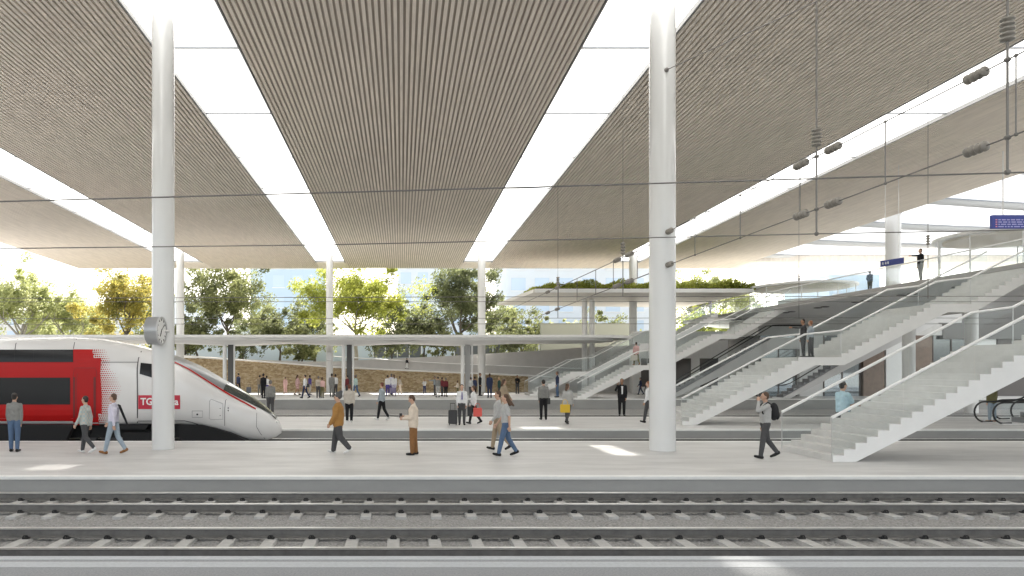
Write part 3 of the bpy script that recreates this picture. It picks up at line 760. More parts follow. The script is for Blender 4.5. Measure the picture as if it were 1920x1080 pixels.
bot = [(1400, 700), (1100, 712), (1060, 710), (990, 705), (800, 697), (620, 689), (500, 679.5), (380, 671), (-700, 659)]
m = MB(); m.prism_y([(GX(a, Y), GZ(b, Y)) for a, b in bot + top], 71.35, 71.95); m.build("ramp_side", mat("ramp_concrete", (.50, .49, .48), .7, var=.08, scale=.8), rp)
m = MB()
for (a, b), (c, d) in zip(bot[1:], bot[2:]): m.tube([P(a, b - 1.0, 71.3), P(c, d - 1.0, 71.3)], .07, 8)
m.build("edge_line", M_white, rp)
m = MB(); m.tube([P(620, 668, 71.3), P(700, 673, 71.3), P(830, 681, 71.3), P(1000, 688, 71.3), P(1090, 691, 71.3)], .045, 8); m.build("handrail", M_white, rp)
# terrace ground and pavilion behind
m = MB(); m.box(-160, 200, 73.2, 170, -.62, 3.2); struct(m.build("terrace", mat("terrace_paving", (.45, .45, .43), .8, var=.1, scale=.6)))
bl = thing("low_building", (4, 101, 3.2), "low pale blue glazed building with strips of dark windows, seen under the canopy", "building")
m = MB(); m.box(GX(330, 100), GX(1120, 100), 100, 112, 3.2, 6.6); m.build("wall", mat("pale_blue_wall", (.62, .70, .76), .4), bl)
for a, b in ((700, 790), (852, 948), (980, 1100)):
    m = MB(); m.box(GX(a, 100), GX(b, 100), 99.85, 100, 4.0, 5.9); w = m.build("window", mat("far_window", (.13, .14, .15), .2), bl)
    m = MB()
    for q in range(5): x = GX(a + (b - a) * q / 4, 100); m.box(x - .06, x + .06, 99.78, 99.85, 4.0, 5.9)
    m.build("window_mullion", M_white, w)
# buildings in the distance
def facade(px0, px1, ytop, Y, label, wall, cols, rows, zbase=3.2, wc=(.55, .62, .68)):
    x0, x1, zt = GX(px0, Y), GX(px1, Y), GZ(ytop, Y)
    t = thing("apartment_building", ((x0 + x1) / 2, Y, zbase), label, "building", "pale buildings behind the trees")
    m = MB(); m.box(x0, x1, Y, Y + 14, zbase, zt); m.build("wall", wall, t)
    m = MB(); m.box(x0 - .3, x1 + .3, Y - .3, Y + 14.3, zt, zt + .5); m.build("roof", M_white, t)
    dx = (x1 - x0) / cols; dz = 3.4; k = 0
    for r_ in range(rows):
        z = zt - 3.0 - r_ * dz
        if z < zbase + .5: break
        for c in range(cols):
            x = x0 + (c + .2) * dx; m = MB(); m.box(x, x + dx * .6, Y - .06, Y, z, z + 2.0)
            w = m.build("window", mat("far_pane", wc, .15), t)
            m = MB(); m.box(x - .1, x + dx * .6 + .1, Y - .18, Y - .001, z - .15, z - .001); m.build("sill", M_white, w)
M_f1 = mat("pale_facade", (.74, .77, .79), .6, var=.03, scale=.3); M_f2 = mat("warm_facade", (.72, .70, .66), .6); M_f3 = mat("blue_glass_facade", (.55, .66, .76), .2)
facade(470, 610, 505, 125, "pale blue glass block between the olive tree and the bright yellow-green tree", M_f3, 4, 3, wc=(.6, .7, .8))
facade(745, 905, 500, 130, "white building directly behind the dark green tree, left of the slim far column", M_f1, 5, 4)
facade(950, 1260, 470, 120, "wide white building with tall pale windows behind the planted canopy", M_f1, 7, 5)
facade(-150, 70, 588, 190, "low hazy white building far left behind the pale trees", M_f2, 7, 3)
facade(95, 270, 580, 205, "low hazy cream building behind the golden tree", M_f2, 6, 3)
facade(270, 420, 560, 180, "hazy pale building between the golden tree and the olive tree", M_f1, 5, 4)
facade(1555, 1650, 516, 120, "pale glass block far behind the deck near the white column", M_f3, 3, 4)

# planted canopy
pc = thing("planted_canopy", (20, 68, 9), "thin pale roof slab topped with a green planted strip, left of the deck", "canopy")
Yc = 62.0
m = MB(); xa, xb = GX(1000, Yc), GX(1412, Yc); ze = GZ(549, Yc)
tipx, tipz = GX(932, 74), GZ(578, 74)
m.add([(xa, 62, ze), (xb, 62, ze), (xb, 77, ze), (tipx, 74, tipz + .3), (tipx + 1.5, 77, tipz + .6),
       (xa, 62, ze + .3), (xb, 62, ze + .3), (xb, 77, ze + .3), (tipx, 74, tipz + .5), (tipx + 1.5, 77, tipz + .9)],
      [(0, 3, 4, 2, 1), (5, 6, 7, 9, 8), (0, 1, 6, 5), (1, 2, 7, 6), (2, 4, 9, 7), (4, 3, 8, 9), (3, 0, 5, 8)])
m.build("slab", mat("canopy_slab", (.66, .63, .585), .6), pc)
m = MB(); m.box(xa + .1, xb, 61.93, 61.99, ze + .02, ze + .34); m.build("front_edge", M_white, pc)
for px in (1096, 1110): m = MB(); X = GX(px, 68); m.tube([(X, 68, 3.2 if False else .26), (X, 68, ze)], .24, 20); m.build("support", M_white, pc, smooth='auto')

L_bright = leaf_mat("leaves_bright", [(.16, .19, .03), (.38, .42, .08), (.55, .56, .15)])
L_pale = leaf_mat("leaves_pale", [(.22, .25, .08), (.42, .45, .18), (.56, .57, .32)])
L_gold = leaf_mat("leaves_gold", [(.13, .14, .04), (.34, .33, .09), (.54, .44, .10), (.42, .44, .16)])
L_olive = leaf_mat("leaves_olive", [(.08, .095, .04), (.22, .24, .10), (.40, .42, .18)])
L_dark = leaf_mat("leaves_dark", [(.07, .085, .045), (.17, .19, .09), (.31, .34, .16)])
M_bark = mat("bark", (.10, .085, .065), .9, var=.3, scale=6); M_barkp = mat("pale_bark", (.30, .28, .24), .9, var=.2, scale=5)
def leaves(m, c, n, s, shape):
    for _ in range(n):
        p = shape(); d = Vector((random.gauss(0, 1), random.gauss(0, 1), random.gauss(0, 1))).normalized()
        u = d.orthogonal().normalized(); w = d.cross(u); q = s * random.uniform(.6, 1.4)
        m.add([p - u * q, p + w * q * .5, p + u * q, p - w * q * .5], [(0, 1, 2, 3)])
def tree(px, ytop, wpx, Y, lm, label, trunk=M_bark, zb=3.2, ybase=None, dens=1.0, seed=1, low=.25, name="tree", leaf=.145, sparse=.0, grp="trees behind the far platform", clump=1.0):
    random.seed(seed); X = GX(px, Y); zt = GZ(ytop, Y); Wd = wpx * 1.3 * Y / F; low *= .55; H = zt - zb
    t = thing(name, (X, Y, zb), label, "tree" if name == "tree" else "shrub", grp)
    tips = []; m = MB()
    def branch(p, d, L, r, lv):
        pts = [p]; rr = [r]; q = p.copy(); dd = d.copy(); n = 5
        for i in range(n):
            dd = (dd + Vector((random.uniform(-.2, .2), random.uniform(-.2, .2), random.uniform(-.03, .14)))).normalized(); q = q + dd * L / n
            pts.append(q.copy()); rr.append(r * (1 - .55 * (i + 1) / n))
        m.tube(pts, rr, 6, cap=False)
        if lv >= 2 or L < .5: tips.append(pts[-1]); tips.append(pts[-3]); return
        k = random.randint(3, 4) if lv else random.randint(5, 6)
        for j in range(k):
            a = 2 * math.pi * (j + random.random() * .6) / k; s = random.uniform(.5, 1.0)
            tilt = random.uniform(.35, .95)
            nd = Vector((math.cos(a) * tilt * Wd / H * 1.2, math.sin(a) * tilt, random.uniform(.5, 1.0))).normalized()
            i0 = random.randint(3, 5) if lv else random.randint(3, 5)
            branch(pts[i0], nd, L * (random.uniform(.62, .9) if lv else random.uniform(.75, 1.1)), rr[i0] * .65, lv + 1)
    branch(Vector((X, Y, zb)), Vector((random.uniform(-.08, .08), 0, 1)), H * (.30 + low * .4), max(.12, H * .024), 0)
    m.build("trunk", trunk, t, smooth=True)
    # fit foliage clumps into the crown box
    m = MB(); cl = []
    z0 = zb + H * low
    for tp in tips:
        if tp.z < z0: continue
        cl.append(tp)
    for _ in range(int(46 * clump)):
        a = random.random() * 2 * math.pi; b = random.uniform(-1, 1); r = random.random() ** .45
        q = math.sqrt(1 - b * b)
        cl.append(Vector((X + Wd / 2 * .92 * r * q * math.cos(a), Y + Wd / 2 * .8 * r * q * math.sin(a), (z0 + zt) / 2 + (zt - z0) / 2 * .95 * b * r)))
    N = int(10500 * dens * min(1.8, max(.3, Wd * H / 90)))
    rad = [random.uniform(.22, .85) * (Wd + H) / 14 for _ in cl]
    def shp():
        i = random.randrange(len(cl)); c = cl[i]; r = rad[i] * random.random() ** .5
        d = Vector((random.gauss(0, 1), random.gauss(0, 1), random.gauss(0, .75))).normalized() * r
        p = c + d
        if p.z > zt + .6: p.z = zt - random.random()
        if p.z < zb + .2: p.z = zb + .2 + random.random()
        return p
    leaves(m, None, N, leaf, shp); m.build("crown", lm, t)
    return t
tree(28, 468, 120, 88, L_pale, "pale green airy tree at the far left edge behind the train", M_barkp, seed=2, dens=1.05)
tree(128, 525, 120, 92, L_pale, "small pale yellow-green tree with twin thin trunks, left of the golden tree", M_barkp, seed=3, dens=.9)
tree(222, 488, 150, 86, L_gold, "autumn tree with golden yellow leaves and dark trunk left of the clock", seed=5, dens=1.2)
tree(432, 478, 175, 88, L_olive, "tall olive-green tree with a dark trunk right of the clock column", seed=8, dens=1.15)
tree(372, 566, 95, 84, L_dark, "dark bushy small tree just right of the clock column", seed=9, low=.1)
tree(525, 568, 100, 84, L_dark, "dark olive bush-like tree between the olive tree and the bright tree", seed=10, low=.1)
tree(590, 545, 90, 96, L_olive, "olive tree tucked behind the left side of the bright yellow-green tree", seed=11, low=.15)
tree(668, 486, 230, 84, L_bright, "big bright yellow-green tree with pale forked trunk, in the middle", M_barkp, seed=14, dens=1.35)
tree(795, 566, 120, 82, L_dark, "dark low tree at the right foot of the bright yellow-green tree", seed=15, low=.1)
tree(866, 482, 170, 90, L_dark, "tall dark green tree directly behind the slim far column under the second skylight", seed=16, dens=1.2)
tree(975, 575, 120, 86, L_olive, "wide olive shrub under the left tip of the planted canopy", seed=17, low=.05, name="shrub", grp="shrubs behind the far canopy")
tree(1058, 592, 70, 84, L_pale, "grey-green shrub beside the pale planter wall under the planted canopy", seed=18, low=.05, name="shrub", grp="shrubs behind the far canopy")
tree(1140, 572, 110, 84, L_olive, "green shrub right of the paired slim supports under the planted canopy", seed=19, low=.05, name="shrub", grp="shrubs behind the far canopy")
tree(1300, 572, 90, 84, L_bright, "bright green small tree under the planted canopy, right of the thick column", seed=20, low=.05)
tree(1372, 572, 60, 86, L_bright, "bright green small tree under the right end of the planted canopy", seed=22, low=.05)
tree(1305, 490, 110, 96, L_pale, "pale green treetop above the planted canopy, right of the thick column", seed=23, dens=.9)
tree(1382, 505, 60, 100, L_pale, "slender pale treetop at the right end of the planted canopy", seed=24, dens=.8)
tree(566, 645, 60, 78, L_olive, "small shrub on the terrace seen below the canopy", seed=25, low=.05, name="shrub", grp="shrubs behind the far canopy", leaf=.12)
for i, (px, yt, w, Yt, lm, lb) in enumerate((
    (78, 545, 80, 104, L_pale, "hazy pale tree filling the gap right of the far left tree"),
    (178, 560, 70, 108, L_pale, "hazy pale tree just left of the golden tree, farther back"),
    (285, 540, 80, 100, L_olive, "olive tree partly hidden by the clock column, right of the golden tree"),
    (478, 555, 80, 104, L_olive, "soft olive tree close behind the tall olive tree's right side"),
    (735, 535, 90, 102, L_olive, "olive tree behind the right edge of the big bright tree"),
    (928, 545, 80, 100, L_pale, "pale green tree behind the slim far column under the second skylight"))):
    tree(px, yt, w, Yt, lm, lb, seed=50 + i, low=.1, dens=.9)
for i, (px, yt, w, lb) in enumerate(((345, 604, 70, "low shrub on the terrace right of the clock column"), (455, 606, 80, "low shrub at the foot of the tall olive tree"),
    (560, 604, 80, "low shrub left of the slim column with the small box"), (735, 606, 90, "low shrub at the foot of the big bright tree"),
    (830, 604, 80, "low shrub at the foot of the tall dark green tree"), (960, 604, 100, "long low shrub right of the slim far column"))):
    tree(px, yt, w, 80, L_dark if i % 2 else L_olive, lb, seed=70 + i, low=.05, name="shrub", grp="shrubs behind the far canopy", dens=.9)
# plants on the planted canopy (uncountable ground cover)
random.seed(31); m = MB()
def shp2():
    x = random.uniform(xa + .0, xb + .5); y = random.uniform(62.1, 70)
    h = .38 + .28 * (.5 + .5 * noise.noise(Vector((x * .8, y * .8, 0)))) + .15 * math.sin(x * 2.1)
    if x < xa + 3: h *= .45 + (x - xa) / 6
    return Vector((x, y, ze + .3 + random.random() * max(.15, h) * 1.35))
leaves(m, None, 24000, .12, shp2); struct(m.build("roof_planting", L_bright, pc), "stuff")
m = MB(); m.box(xa + .3, xb, 62.2, 76, ze + .3, ze + .42); m.build("planting_bed", mat("planting_soil", (.05, .045, .03), .9), pc)
# planter walls behind
m = MB(); m.box(GX(1014, 80), GX(1180, 80), 80, 80.5, 3.2, GZ(606, 80)); tag(m.build("planter_wall", mat("planter_cream", (.42, .44, .38), .6)), "long cream planter wall under the planted canopy", "planter")
# hill
m = MB(); hp = []
for i in range(61):
    x = -420 + i * 14; hp.append((x, 8 + 26 * math.exp(-((x + 150) / 110) ** 2) + 6 * noise.noise(Vector((x * .02, 0, 3)))))
m.prism_y([(-420, 0)] + [(420, 0)][:0] + [(hp[-1][0], 0)] + hp[::-1], 420, 520)
struct(m.build("hill", mat("hazy_hill", (.62, .66, .62), .9, var=.08, scale=.03)))

# ------------------------------------------------------------------ overhead line
def wire(name, pts, r, label, cat="wire", grp="overhead contact wires across the station"):
    m = MB(); m.tube(pts, r, 6); return tag(m.build(name, M_wire, smooth=True), label, cat, grp)
wire("contact_wire", [P(-300, 386, 12.0), P(0, 378, 12.0), P(960, 352, 11.7), P(1889, 324, 11.35), P(2400, 310, 11.35)], .0125, "uppermost dark contact wire crossing the whole picture above the nearest track")
wire("contact_wire", [P(-300, 471, 16.0), P(0, 466, 16.0), P(618, 459, 16.0), P(1531, 438.5, 15.63), P(2300, 424, 15.6)], .0125, "second dark contact wire from the top, above the second track")
wire("contact_wire", [P(-300, 560, 29), P(1168, 556, 28.75), P(2400, 555, 28.75)], .014, "thin contact wire above the train roof level, third from the top")
wire("messenger_wire", [P(-300, 566, 30.5), P(1168, 565.5, 30.5), P(2400, 566, 30.5)], .012, "thin wire just below the third contact wire")
wire("contact_wire", [P(-300, 598, 44), P(1500, 596, 44), P(2400, 597, 44)], .017, "thin contact wire crossing the trees above the far track")
wire("messenger_wire", [P(-300, 608, 46), P(1500, 607, 46), P(2400, 608, 46)], .017, "lowest thin wire crossing in front of the trees")
def insulator(m, a, b, r, n=5):
    a, b = Vector(a), Vector(b); pts = []; rr = []
    for i in range(n):
        u0 = i / n; u1 = (i + 1) / n
        for u, q in ((u0 + .02, .45), (u0 + .3 / n, .95), (u0 + .5 / n, 1), (u0 + .7 / n, .95), (u1 - .02, .45)): pts.append(a.lerp(b, min(1, u))); rr.append(r * q)
    m.tube(pts, rr, 14)
def solve(A, B, px):                                   # point of segment AB in the vertical plane seen at px
    k = (px - CX) / F; t = (k * A.y - A.x) / ((B.x - A.x) - k * (B.y - A.y)); return A.lerp(B, t)
hs = thing("headspan", P(1531, 300, 15.6), "slanting cross-span of wires, rods and ribbed insulators above the front tracks on the right", "overhead line")
UA, UB = P(1252, 435, 22.2), P(1889, 112, 11.35); LA, LB = P(1252, 497, 22.2), P(1889, 258, 11.35)
UB2 = UA.lerp(UB, 1.25); LB2 = LA.lerp(LB, 1.25)
m = MB(); m.tube([UA, UB2], .012, 6); m.build("upper_span_wire", M_wire, hs); m = MB(); m.tube([LA, LB2], .012, 6); m.build("lower_span_wire", M_wire, hs)
for px in (1303, 1388, 1500, 1660, 1905):
    a, b = solve(UA, UB, px), solve(LA, LB, px); m = MB(); m.tube([a, b], .011, 6); m.ellipsoid(a, .03, .03, .03, 8, 6); m.ellipsoid(b, .03, .03, .03, 8, 6); m.build("dropper", M_wire, hs)
for A, B in ((UA, UB), (LA, LB)):
    for px in (1254, 1502, 1562, 1830):
        c = solve(A, B, px); d = (B - A).normalized() * .2; m = MB(); insulator(m, c - d, c + d, .085, 4); m.build("insulator", M_ins, hs, smooth=True)
for px, ye, yi in ((1531, 438.5, 258), (1889, 323, 55)):
    a = solve(UA, UB, px); Y = a.y; e = P(px, ye, Y); m = MB(); m.tube([e, (e.x, e.y, RZ(Y) + .1)], .018, 8)
    m.ellipsoid(e, .045, .045, .045, 8, 6); m.ellipsoid(a, .05, .05, .04, 8, 6); m.ellipsoid(solve(LA, LB, px), .05, .05, .04, 8, 6); m.build("suspension_rod", M_wire, hs)
    c = P(px, yi, Y); m = MB(); insulator(m, c - Vector((0, 0, .19)), c + Vector((0, 0, .19)), .10, 5); m.build("insulator", M_ins, hs, smooth=True)
m = MB(); m.tube([P(1250, 131, 22.2), P(1531, 3, 15.63)], .012, 6); m.ellipsoid(P(1250, 131, 22.2), .07, .07, .07, 8, 6); m.build("stay_wire", M_wire, hs)
hs = thing("headspan", P(1168, 500, 28.7), "smaller cross-span of wires and insulators behind the thickest column, over the train's track", "overhead line")
UA, UB = P(1230, 454, 23.2), P(935, 590, 58); LA, LB = P(1230, 508, 23.2), P(935, 622, 58)
for A, B, n in ((UA, UB, "upper_span_wire"), (LA, LB, "lower_span_wire")): m = MB(); m.tube([A, B], .016, 6); m.build(n, M_wire, hs)
for px in (1195, 1150, 1117, 1082, 1047): a, b = solve(UA, UB, px), solve(LA, LB, px); m = MB(); m.tube([a, b], .014, 6); m.build("dropper", M_wire, hs)
for A, B in ((UA, UB), (LA, LB)):
    for px in (1180, 1157, 1045, 1027):
        c = solve(A, B, px); d = (B - A).normalized() * .32; m = MB(); insulator(m, c - d, c + d, .085, 4); m.build("insulator", M_ins, hs, smooth=True)
for px, ye, yi in ((1168, 556, 466), (1046, 597, 527)):
    a = solve(UA, UB, px); Y = a.y; e = P(px, ye, Y); c = P(px, yi, Y); m = MB(); m.tube([e, c, c + Vector((0, 0, .4)), (e.x, e.y, RZ(Y) + .1)], [.018, .018, .007, .006], 8); m.build("suspension_rod", M_wire, hs)
    m = MB(); insulator(m, c - Vector((0, 0, .22)), c + Vector((0, 0, .22)), .085, 4); m.build("insulator", M_ins, hs, smooth=True)
hs = thing("headspan_rod", P(1498, 520, 44), "thin vertical rod with an insulator hanging in front of the far pavilion", "overhead line")
for px, y0, y1, yi, Y in ((1498, 460, 597, 520, 44), (1740, 405, 560, 450, 28.9)):
    if px != 1498: hs = thing("headspan_rod", P(px, 520, Y), "thin vertical rod hanging in front of the upper deck, near the man pointing", "overhead line")
    m = MB(); e = P(px, y1, Y); m.tube([e, (e.x, e.y, RZ(Y) + .1)], [.014, .006], 6); m.build("rod", M_wire, hs)
    c = P(px, yi, Y); m = MB(); insulator(m, c - Vector((0, 0, .2)), c + Vector((0, 0, .2)), .07, 4); m.build("insulator", M_ins, hs, smooth=True)
# ------------------------------------------------------------------ people
PENDING = []
def cloth(name, c, rough=.85, chk=None):
    m = mat(name, c, rough, var=.10, scale=9, bump=.5, bscale=22, spec=.2)
    if chk and not m.get("chk"):
        m["chk"] = 1; t = m.node_tree; N = t.nodes; L = t.links; tc = N.new("ShaderNodeTexCoord"); ck = N.new("ShaderNodeTexChecker")
        ck.inputs["Scale"].default_value = 16; ck.inputs["Color1"].default_value = (*c, 1); ck.inputs["Color2"].default_value = (*chk, 1)
        L.new(tc.outputs["Object"], ck.inputs["Vector"]); L.new(ck.outputs[0], N["Principled BSDF"].inputs["Base Color"])
    return m
SK = [mat("skin_light", (.52, .33, .24), .55, spec=.3), mat("skin_tan", (.38, .22, .14), .55, spec=.3), mat("skin_brown", (.19, .10, .06), .55, spec=.3)]
HAIR = {'dark': mat("hair_dark", (.02, .016, .013), .6), 'brown': mat("hair_brown", (.085, .045, .025), .6), 'auburn': mat("hair_auburn", (.13, .035, .018), .6), 'grey': mat("hair_grey", (.16, .15, .14), .6), 'ginger': mat("hair_ginger", (.25, .10, .04), .6), 'blond': mat("hair_blond", (.34, .25, .14), .6)}
C = dict(grey=(.22, .22, .21), lgrey=(.42, .42, .41), dgrey=(.075, .075, .078), black=(.018, .018, .02), white=(.74, .74, .74), jeans=(.09, .14, .23), ljeans=(.30, .36, .42), dblue=(.035, .045, .09),
         mustard=(.36, .19, .06), brown=(.24, .12, .05), cream=(.66, .57, .47), beige=(.46, .40, .33), olive=(.15, .14, .07), lblue=(.45, .62, .70), denim=(.32, .36, .39), maroon=(.14, .03, .035), pink=(.62, .40, .38),
         purple=(.17, .12, .26), teal=(.42, .54, .52), tan=(.34, .27, .19), stone=(.52, .48, .42), lilac=(.60, .58, .68), shoe=(.02, .02, .02), sneaker=(.68, .68, .67), bshoe=(.26, .12, .045), red=(.62, .09, .08), yellow=(.62, .42, .04), dgreen=(.03, .07, .06))
POSE = dict(
    stand=dict(lt=2, lk=2, rt=-2, rk=2, la=2, le=8, ra=-3, re=8),
    walk=dict(lt=15, lk=3, rt=-11, rk=20, la=-16, le=14, ra=14, re=22),
    walk2=dict(lt=-9, lk=30, rt=12, rk=4, la=12, le=20, ra=-14, re=14),
    stride=dict(lt=10, lk=3, rt=-10, rk=42, la=-12, le=14, ra=10, re=18),
    phone=dict(lt=3, lk=3, rt=-3, rk=3, la=8, le=72, ra=4, re=84, hp=28, fi=.45),
    call=dict(lt=2, lk=2, rt=-2, rk=2, la=2, le=10, ra=45, re=128, rab=28, rfi=.35),
    point=dict(lt=3, lk=3, rt=-3, rk=3, la=82, le=8, ra=0, re=8),
    shade=dict(lt=12, lk=4, rt=-10, rk=26, la=64, le=128, ra=-6, re=14, lfi=.35),
    pock=dict(lt=2, lk=2, rt=-2, rk=2, la=-12, le=48, ra=-12, re=48, fi=.25),
    hands=dict(lt=2, lk=2, rt=-2, rk=2, la=22, le=62, ra=30, re=55, fi=.1),
    carry=dict(lt=12, lk=3, rt=-10, rk=22, la=4, le=20, ra=6, re=22))
def person(px, pyf, pyh, label, top='grey', bot='black', shoe='shoe', hair='dark', face=0, pose='walk', skin=0, z0=0.0, Y=None, short=False, coat=0.0, skirt=False, longhair=False,
           group=None, jacket=None, beanie=False, inner=None, wide=1.0, chk=None, hero=False, tie=False):
    Y = Y or GY(pyf, z0); X = GX(px, Y); Ht = (pyf - pyh) * Y / F; Ht = min(Ht, 2.05); k = Ht / 1.76
    p = dict(hp=0, fi=.08, lab=7, rab=7, lean=0); p.update(POSE[pose])
    V = Vector
    def limb(s, t, kn):
        hip = V((s * .095 * wide, 0, .93)); a = R(t); b = R(t - kn)
        knee = hip + .445 * V((s * .01, math.sin(a), -math.cos(a))); ank = knee + .43 * V((0, math.sin(b), -math.cos(b)))
        fa = min(0, b * .9 + .12) if kn > 12 else (0 if t < 12 else .18)
        toe = ank + V((s * .02, .165 * math.cos(fa), .165 * math.sin(fa) - .045)); heel = ank + V((0, -.05 * math.cos(fa) + .03 * math.sin(fa), -.05 - .05 * math.sin(fa)))
        return hip, knee, ank, toe, heel
    Lg = {-1: limb(-1, p['lt'], p['lk']), 1: limb(1, p['rt'], p['rk'])}
    dz = min(min(Lg[s][3].z, Lg[s][4].z) for s in (-1, 1)) - .035
    def arm(s, a, e, ab, fi):
        sh = V((s * .172 * wide, 0, 1.395)); A = R(a); B = R(a + e); b = R(ab)
        el_ = sh + .30 * V((s * math.sin(b), math.sin(A) * math.cos(b), -math.cos(A) * math.cos(b)))
        d = V((-s * fi, math.sin(B), -math.cos(B))).normalized(); wr = el_ + .265 * d
        return sh, el_, wr, d
    Ar = {-1: arm(-1, p['la'], p['le'], p['lab'], p.get('lfi', p['fi'])), 1: arm(1, p['ra'], p['re'], p['rab'], p.get('rfi', p['fi']))}
    hp = R(p['hp']); HC = V((0, .015 + .06 * math.sin(hp), 1.635 - .02 * math.sin(hp))); rot = Matrix.Rotation(-hp, 3, 'X')
    fr = Matrix.Rotation(R(face), 4, 'Z')
    def fin(v): v = V(v); v.z -= dz; v *= k; v = fr @ v; return v + V((X, Y, z0))
    t = thing("person", (X, Y, z0), label, "person", group)
    res = (.011 if hero else .02) * k
    def mk(name, fill, mt, vox=None, parent=t, sm=5):
        m = MB(); fill(m); m.v = [tuple(fin(v)) for v in m.v]; o = m.build(name, mt, parent, smooth=True)
        md = o.modifiers.new("r", 'REMESH'); md.mode = 'VOXEL'; md.voxel_size = vox or res; md.use_smooth_shade = True
        s_ = o.modifiers.new("s", 'SMOOTH'); s_.factor = .5; s_.iterations = sm; PENDING.append(o); return o
    def f_body(m):
        c = m.capsule
        m.ellipsoid(HC + rot @ V((0, 0, .012)), .074, .093, .108, rot=rot); m.ellipsoid(HC + rot @ V((0, .032, -.06)), .05, .055, .055, rot=rot)
        m.ellipsoid(HC + rot @ V((0, .098, -.012)), .014, .022, .03, 8, 6, rot=rot)
        for s in (-1, 1): m.ellipsoid(HC + rot @ V((s * .077, 0, -.01)), .013, .022, .035, 8, 6, rot=rot)
        c((0, -.012, 1.44), .062, HC + V((0, -.012, -.07)), .054)
        c((-.13 * wide, 0, 1.40), .055, (.13 * wide, 0, 1.40), .055); c((-.07, 0, 1.28), .105, (.07, 0, 1.28), .105); c((-.05, 0, 1.1), .10, (.05, 0, 1.1), .10); c((-.07, 0, .96), .105, (.07, 0, .96), .105)
        c((0, 0, 1.0), .1, (0, 0, 1.3), .1)
        for s in (-1, 1):
            hip, kn, an, toe, he = Lg[s]; c(hip, .085, kn, .055); c(kn, .055, kn.lerp(an, .35), .056); c(kn.lerp(an, .35), .056, an, .034); c(an, .034, he + V((0, .02, .02)), .03); c(he + V((0, .03, .0)), .028, toe, .022)
            sh, e, w, d = Ar[s]; c(sh, .052, e, .040); c(e, .040, w, .026)
            # hand: palm, four fingers and a thumb
            side = V((-s, 0, 0)); side = (side - d * side.dot(d)); side = side.normalized() if side.length > .1 else V((0, 1, 0)); acr = d.cross(side).normalized()
            if abs(acr.y) < .05 and acr.y < 0: acr = -acr
            if acr.y < 0: acr = -acr
            c(w, .026, w + d * .05, .024); c(w + d * .045 + acr * .022, .017, w + d * .085 + acr * .024, .015); c(w + d * .045 - acr * .022, .017, w + d * .085 - acr * .024, .015)
            for q, ln in ((.033, .062), (.012, .072), (-.010, .068), (-.031, .054)):
                b0 = w + d * .085 + acr * q; b1 = b0 + d * ln * .55 + side * .012; c(b0, .0115, b1, .0105, 8, 2); c(b1, .0105, b1 + d * ln * .40 + side * .025, .009, 8, 2)
            b0 = w + d * .03 + acr * .025; b1 = b0 + acr * .03 + d * .03 + side * .01; c(b0, .014, b1, .012, 8, 2); c(b1, .012, b1 + d * .03 + side * .008, .010, 8, 2)
    body = mk("body", f_body, SK[skin], vox=(.0085 * k if hero else .018 * k), sm=2 if hero else 1)
    def f_top(m):
        c = m.capsule; g = .014 + (wide - 1) * .13
        c((-.12 * wide, -.005, 1.375), .062 + g, (.12 * wide, -.005, 1.375), .062 + g); c((-.15 * wide, 0, 1.375), .058, (0, -.01, 1.45), .062); c((.15 * wide, 0, 1.375), .058, (0, -.01, 1.45), .062); c((-.075 * wide, 0, 1.29), .118 + g, (.075 * wide, 0, 1.29), .118 + g); c((-.06 * wide, 0, 1.12), .108 + g, (.06 * wide, 0, 1.12), .108 + g)
        c((-.075 * wide, 0, .985 - coat * .3), .108 + g, (.075 * wide, 0, .985 - coat * .3), .108 + g)
        for s in (-1, 1): c((s * .072 * wide, 0, 1.29), .112 + g, (s * .08 * wide, 0, .985 - max(coat, .02)), (.104 if not coat else .112) + g)
        if coat: c((-.08 * wide, 0, .985 - coat), .112 + g, (.08 * wide, 0, .985 - coat), .112 + g)
        c((0, -.01, 1.42), .07, (0, -.012, 1.49), .056)
        if wide > 1.1: c((-.05, .05, 1.08), .13, (.05, .05, 1.08), .13)
        for s in (-1, 1):
            sh, e, w, d = Ar[s]; c(sh, .052 + g, e, .040 + g) if not short else c(sh, .064 + g, sh.lerp(e, .7), .054 + g)
            if not short: c(e, .040 + g, w - d * .01, .033 + g * .6)
    if skirt == 'dress': pass
    mk("jacket" if coat or jacket else ("tshirt" if short else "shirt"), f_top, cloth("cloth_" + top + ("_check" if chk else ""), C[top], chk=chk))
    def f_bot(m):
        c = m.capsule; g = .014 + (wide - 1) * .07
        if skirt:
            c((-.07, 0, .97), .115, (.07, 0, .97), .115); c((-.09, 0, .62), .125, (.09, 0, .62), .125); c((-.08, 0, .8), .12, (.08, 0, .8), .12); return
        c((-.075 * wide, 0, .97), .108 + g * .7, (.075 * wide, 0, .97), .108 + g * .7)
        for s in (-1, 1):
            hip, kn, an, toe, he = Lg[s]; c(hip, .092 + g, kn, .062 + g); c(kn, .062 + g, kn.lerp(an, .4), .056 + g); c(kn.lerp(an, .4), .056 + g, an + V((0, 0, .012)), .043 + g)
    mk("skirt" if skirt else "trousers", f_bot, cloth("cloth_" + bot, C[bot]))
    for s in (-1, 1):
        def f_shoe(m, s=s):
            hip, kn, an, toe, he = Lg[s]; m.capsule(he + V((0, .01, .012)), .046, he.lerp(toe, .5) + V((0, 0, .004)), .045); m.capsule(he.lerp(toe, .5), .044, toe + V((0, -.01, .0)), .036); m.capsule(an + V((0, .0, -.01)), .046, he + V((0, .02, .03)), .046)
        mk("shoe", f_shoe, cloth("shoe_" + shoe, C[shoe], .5), vox=.011 * k)
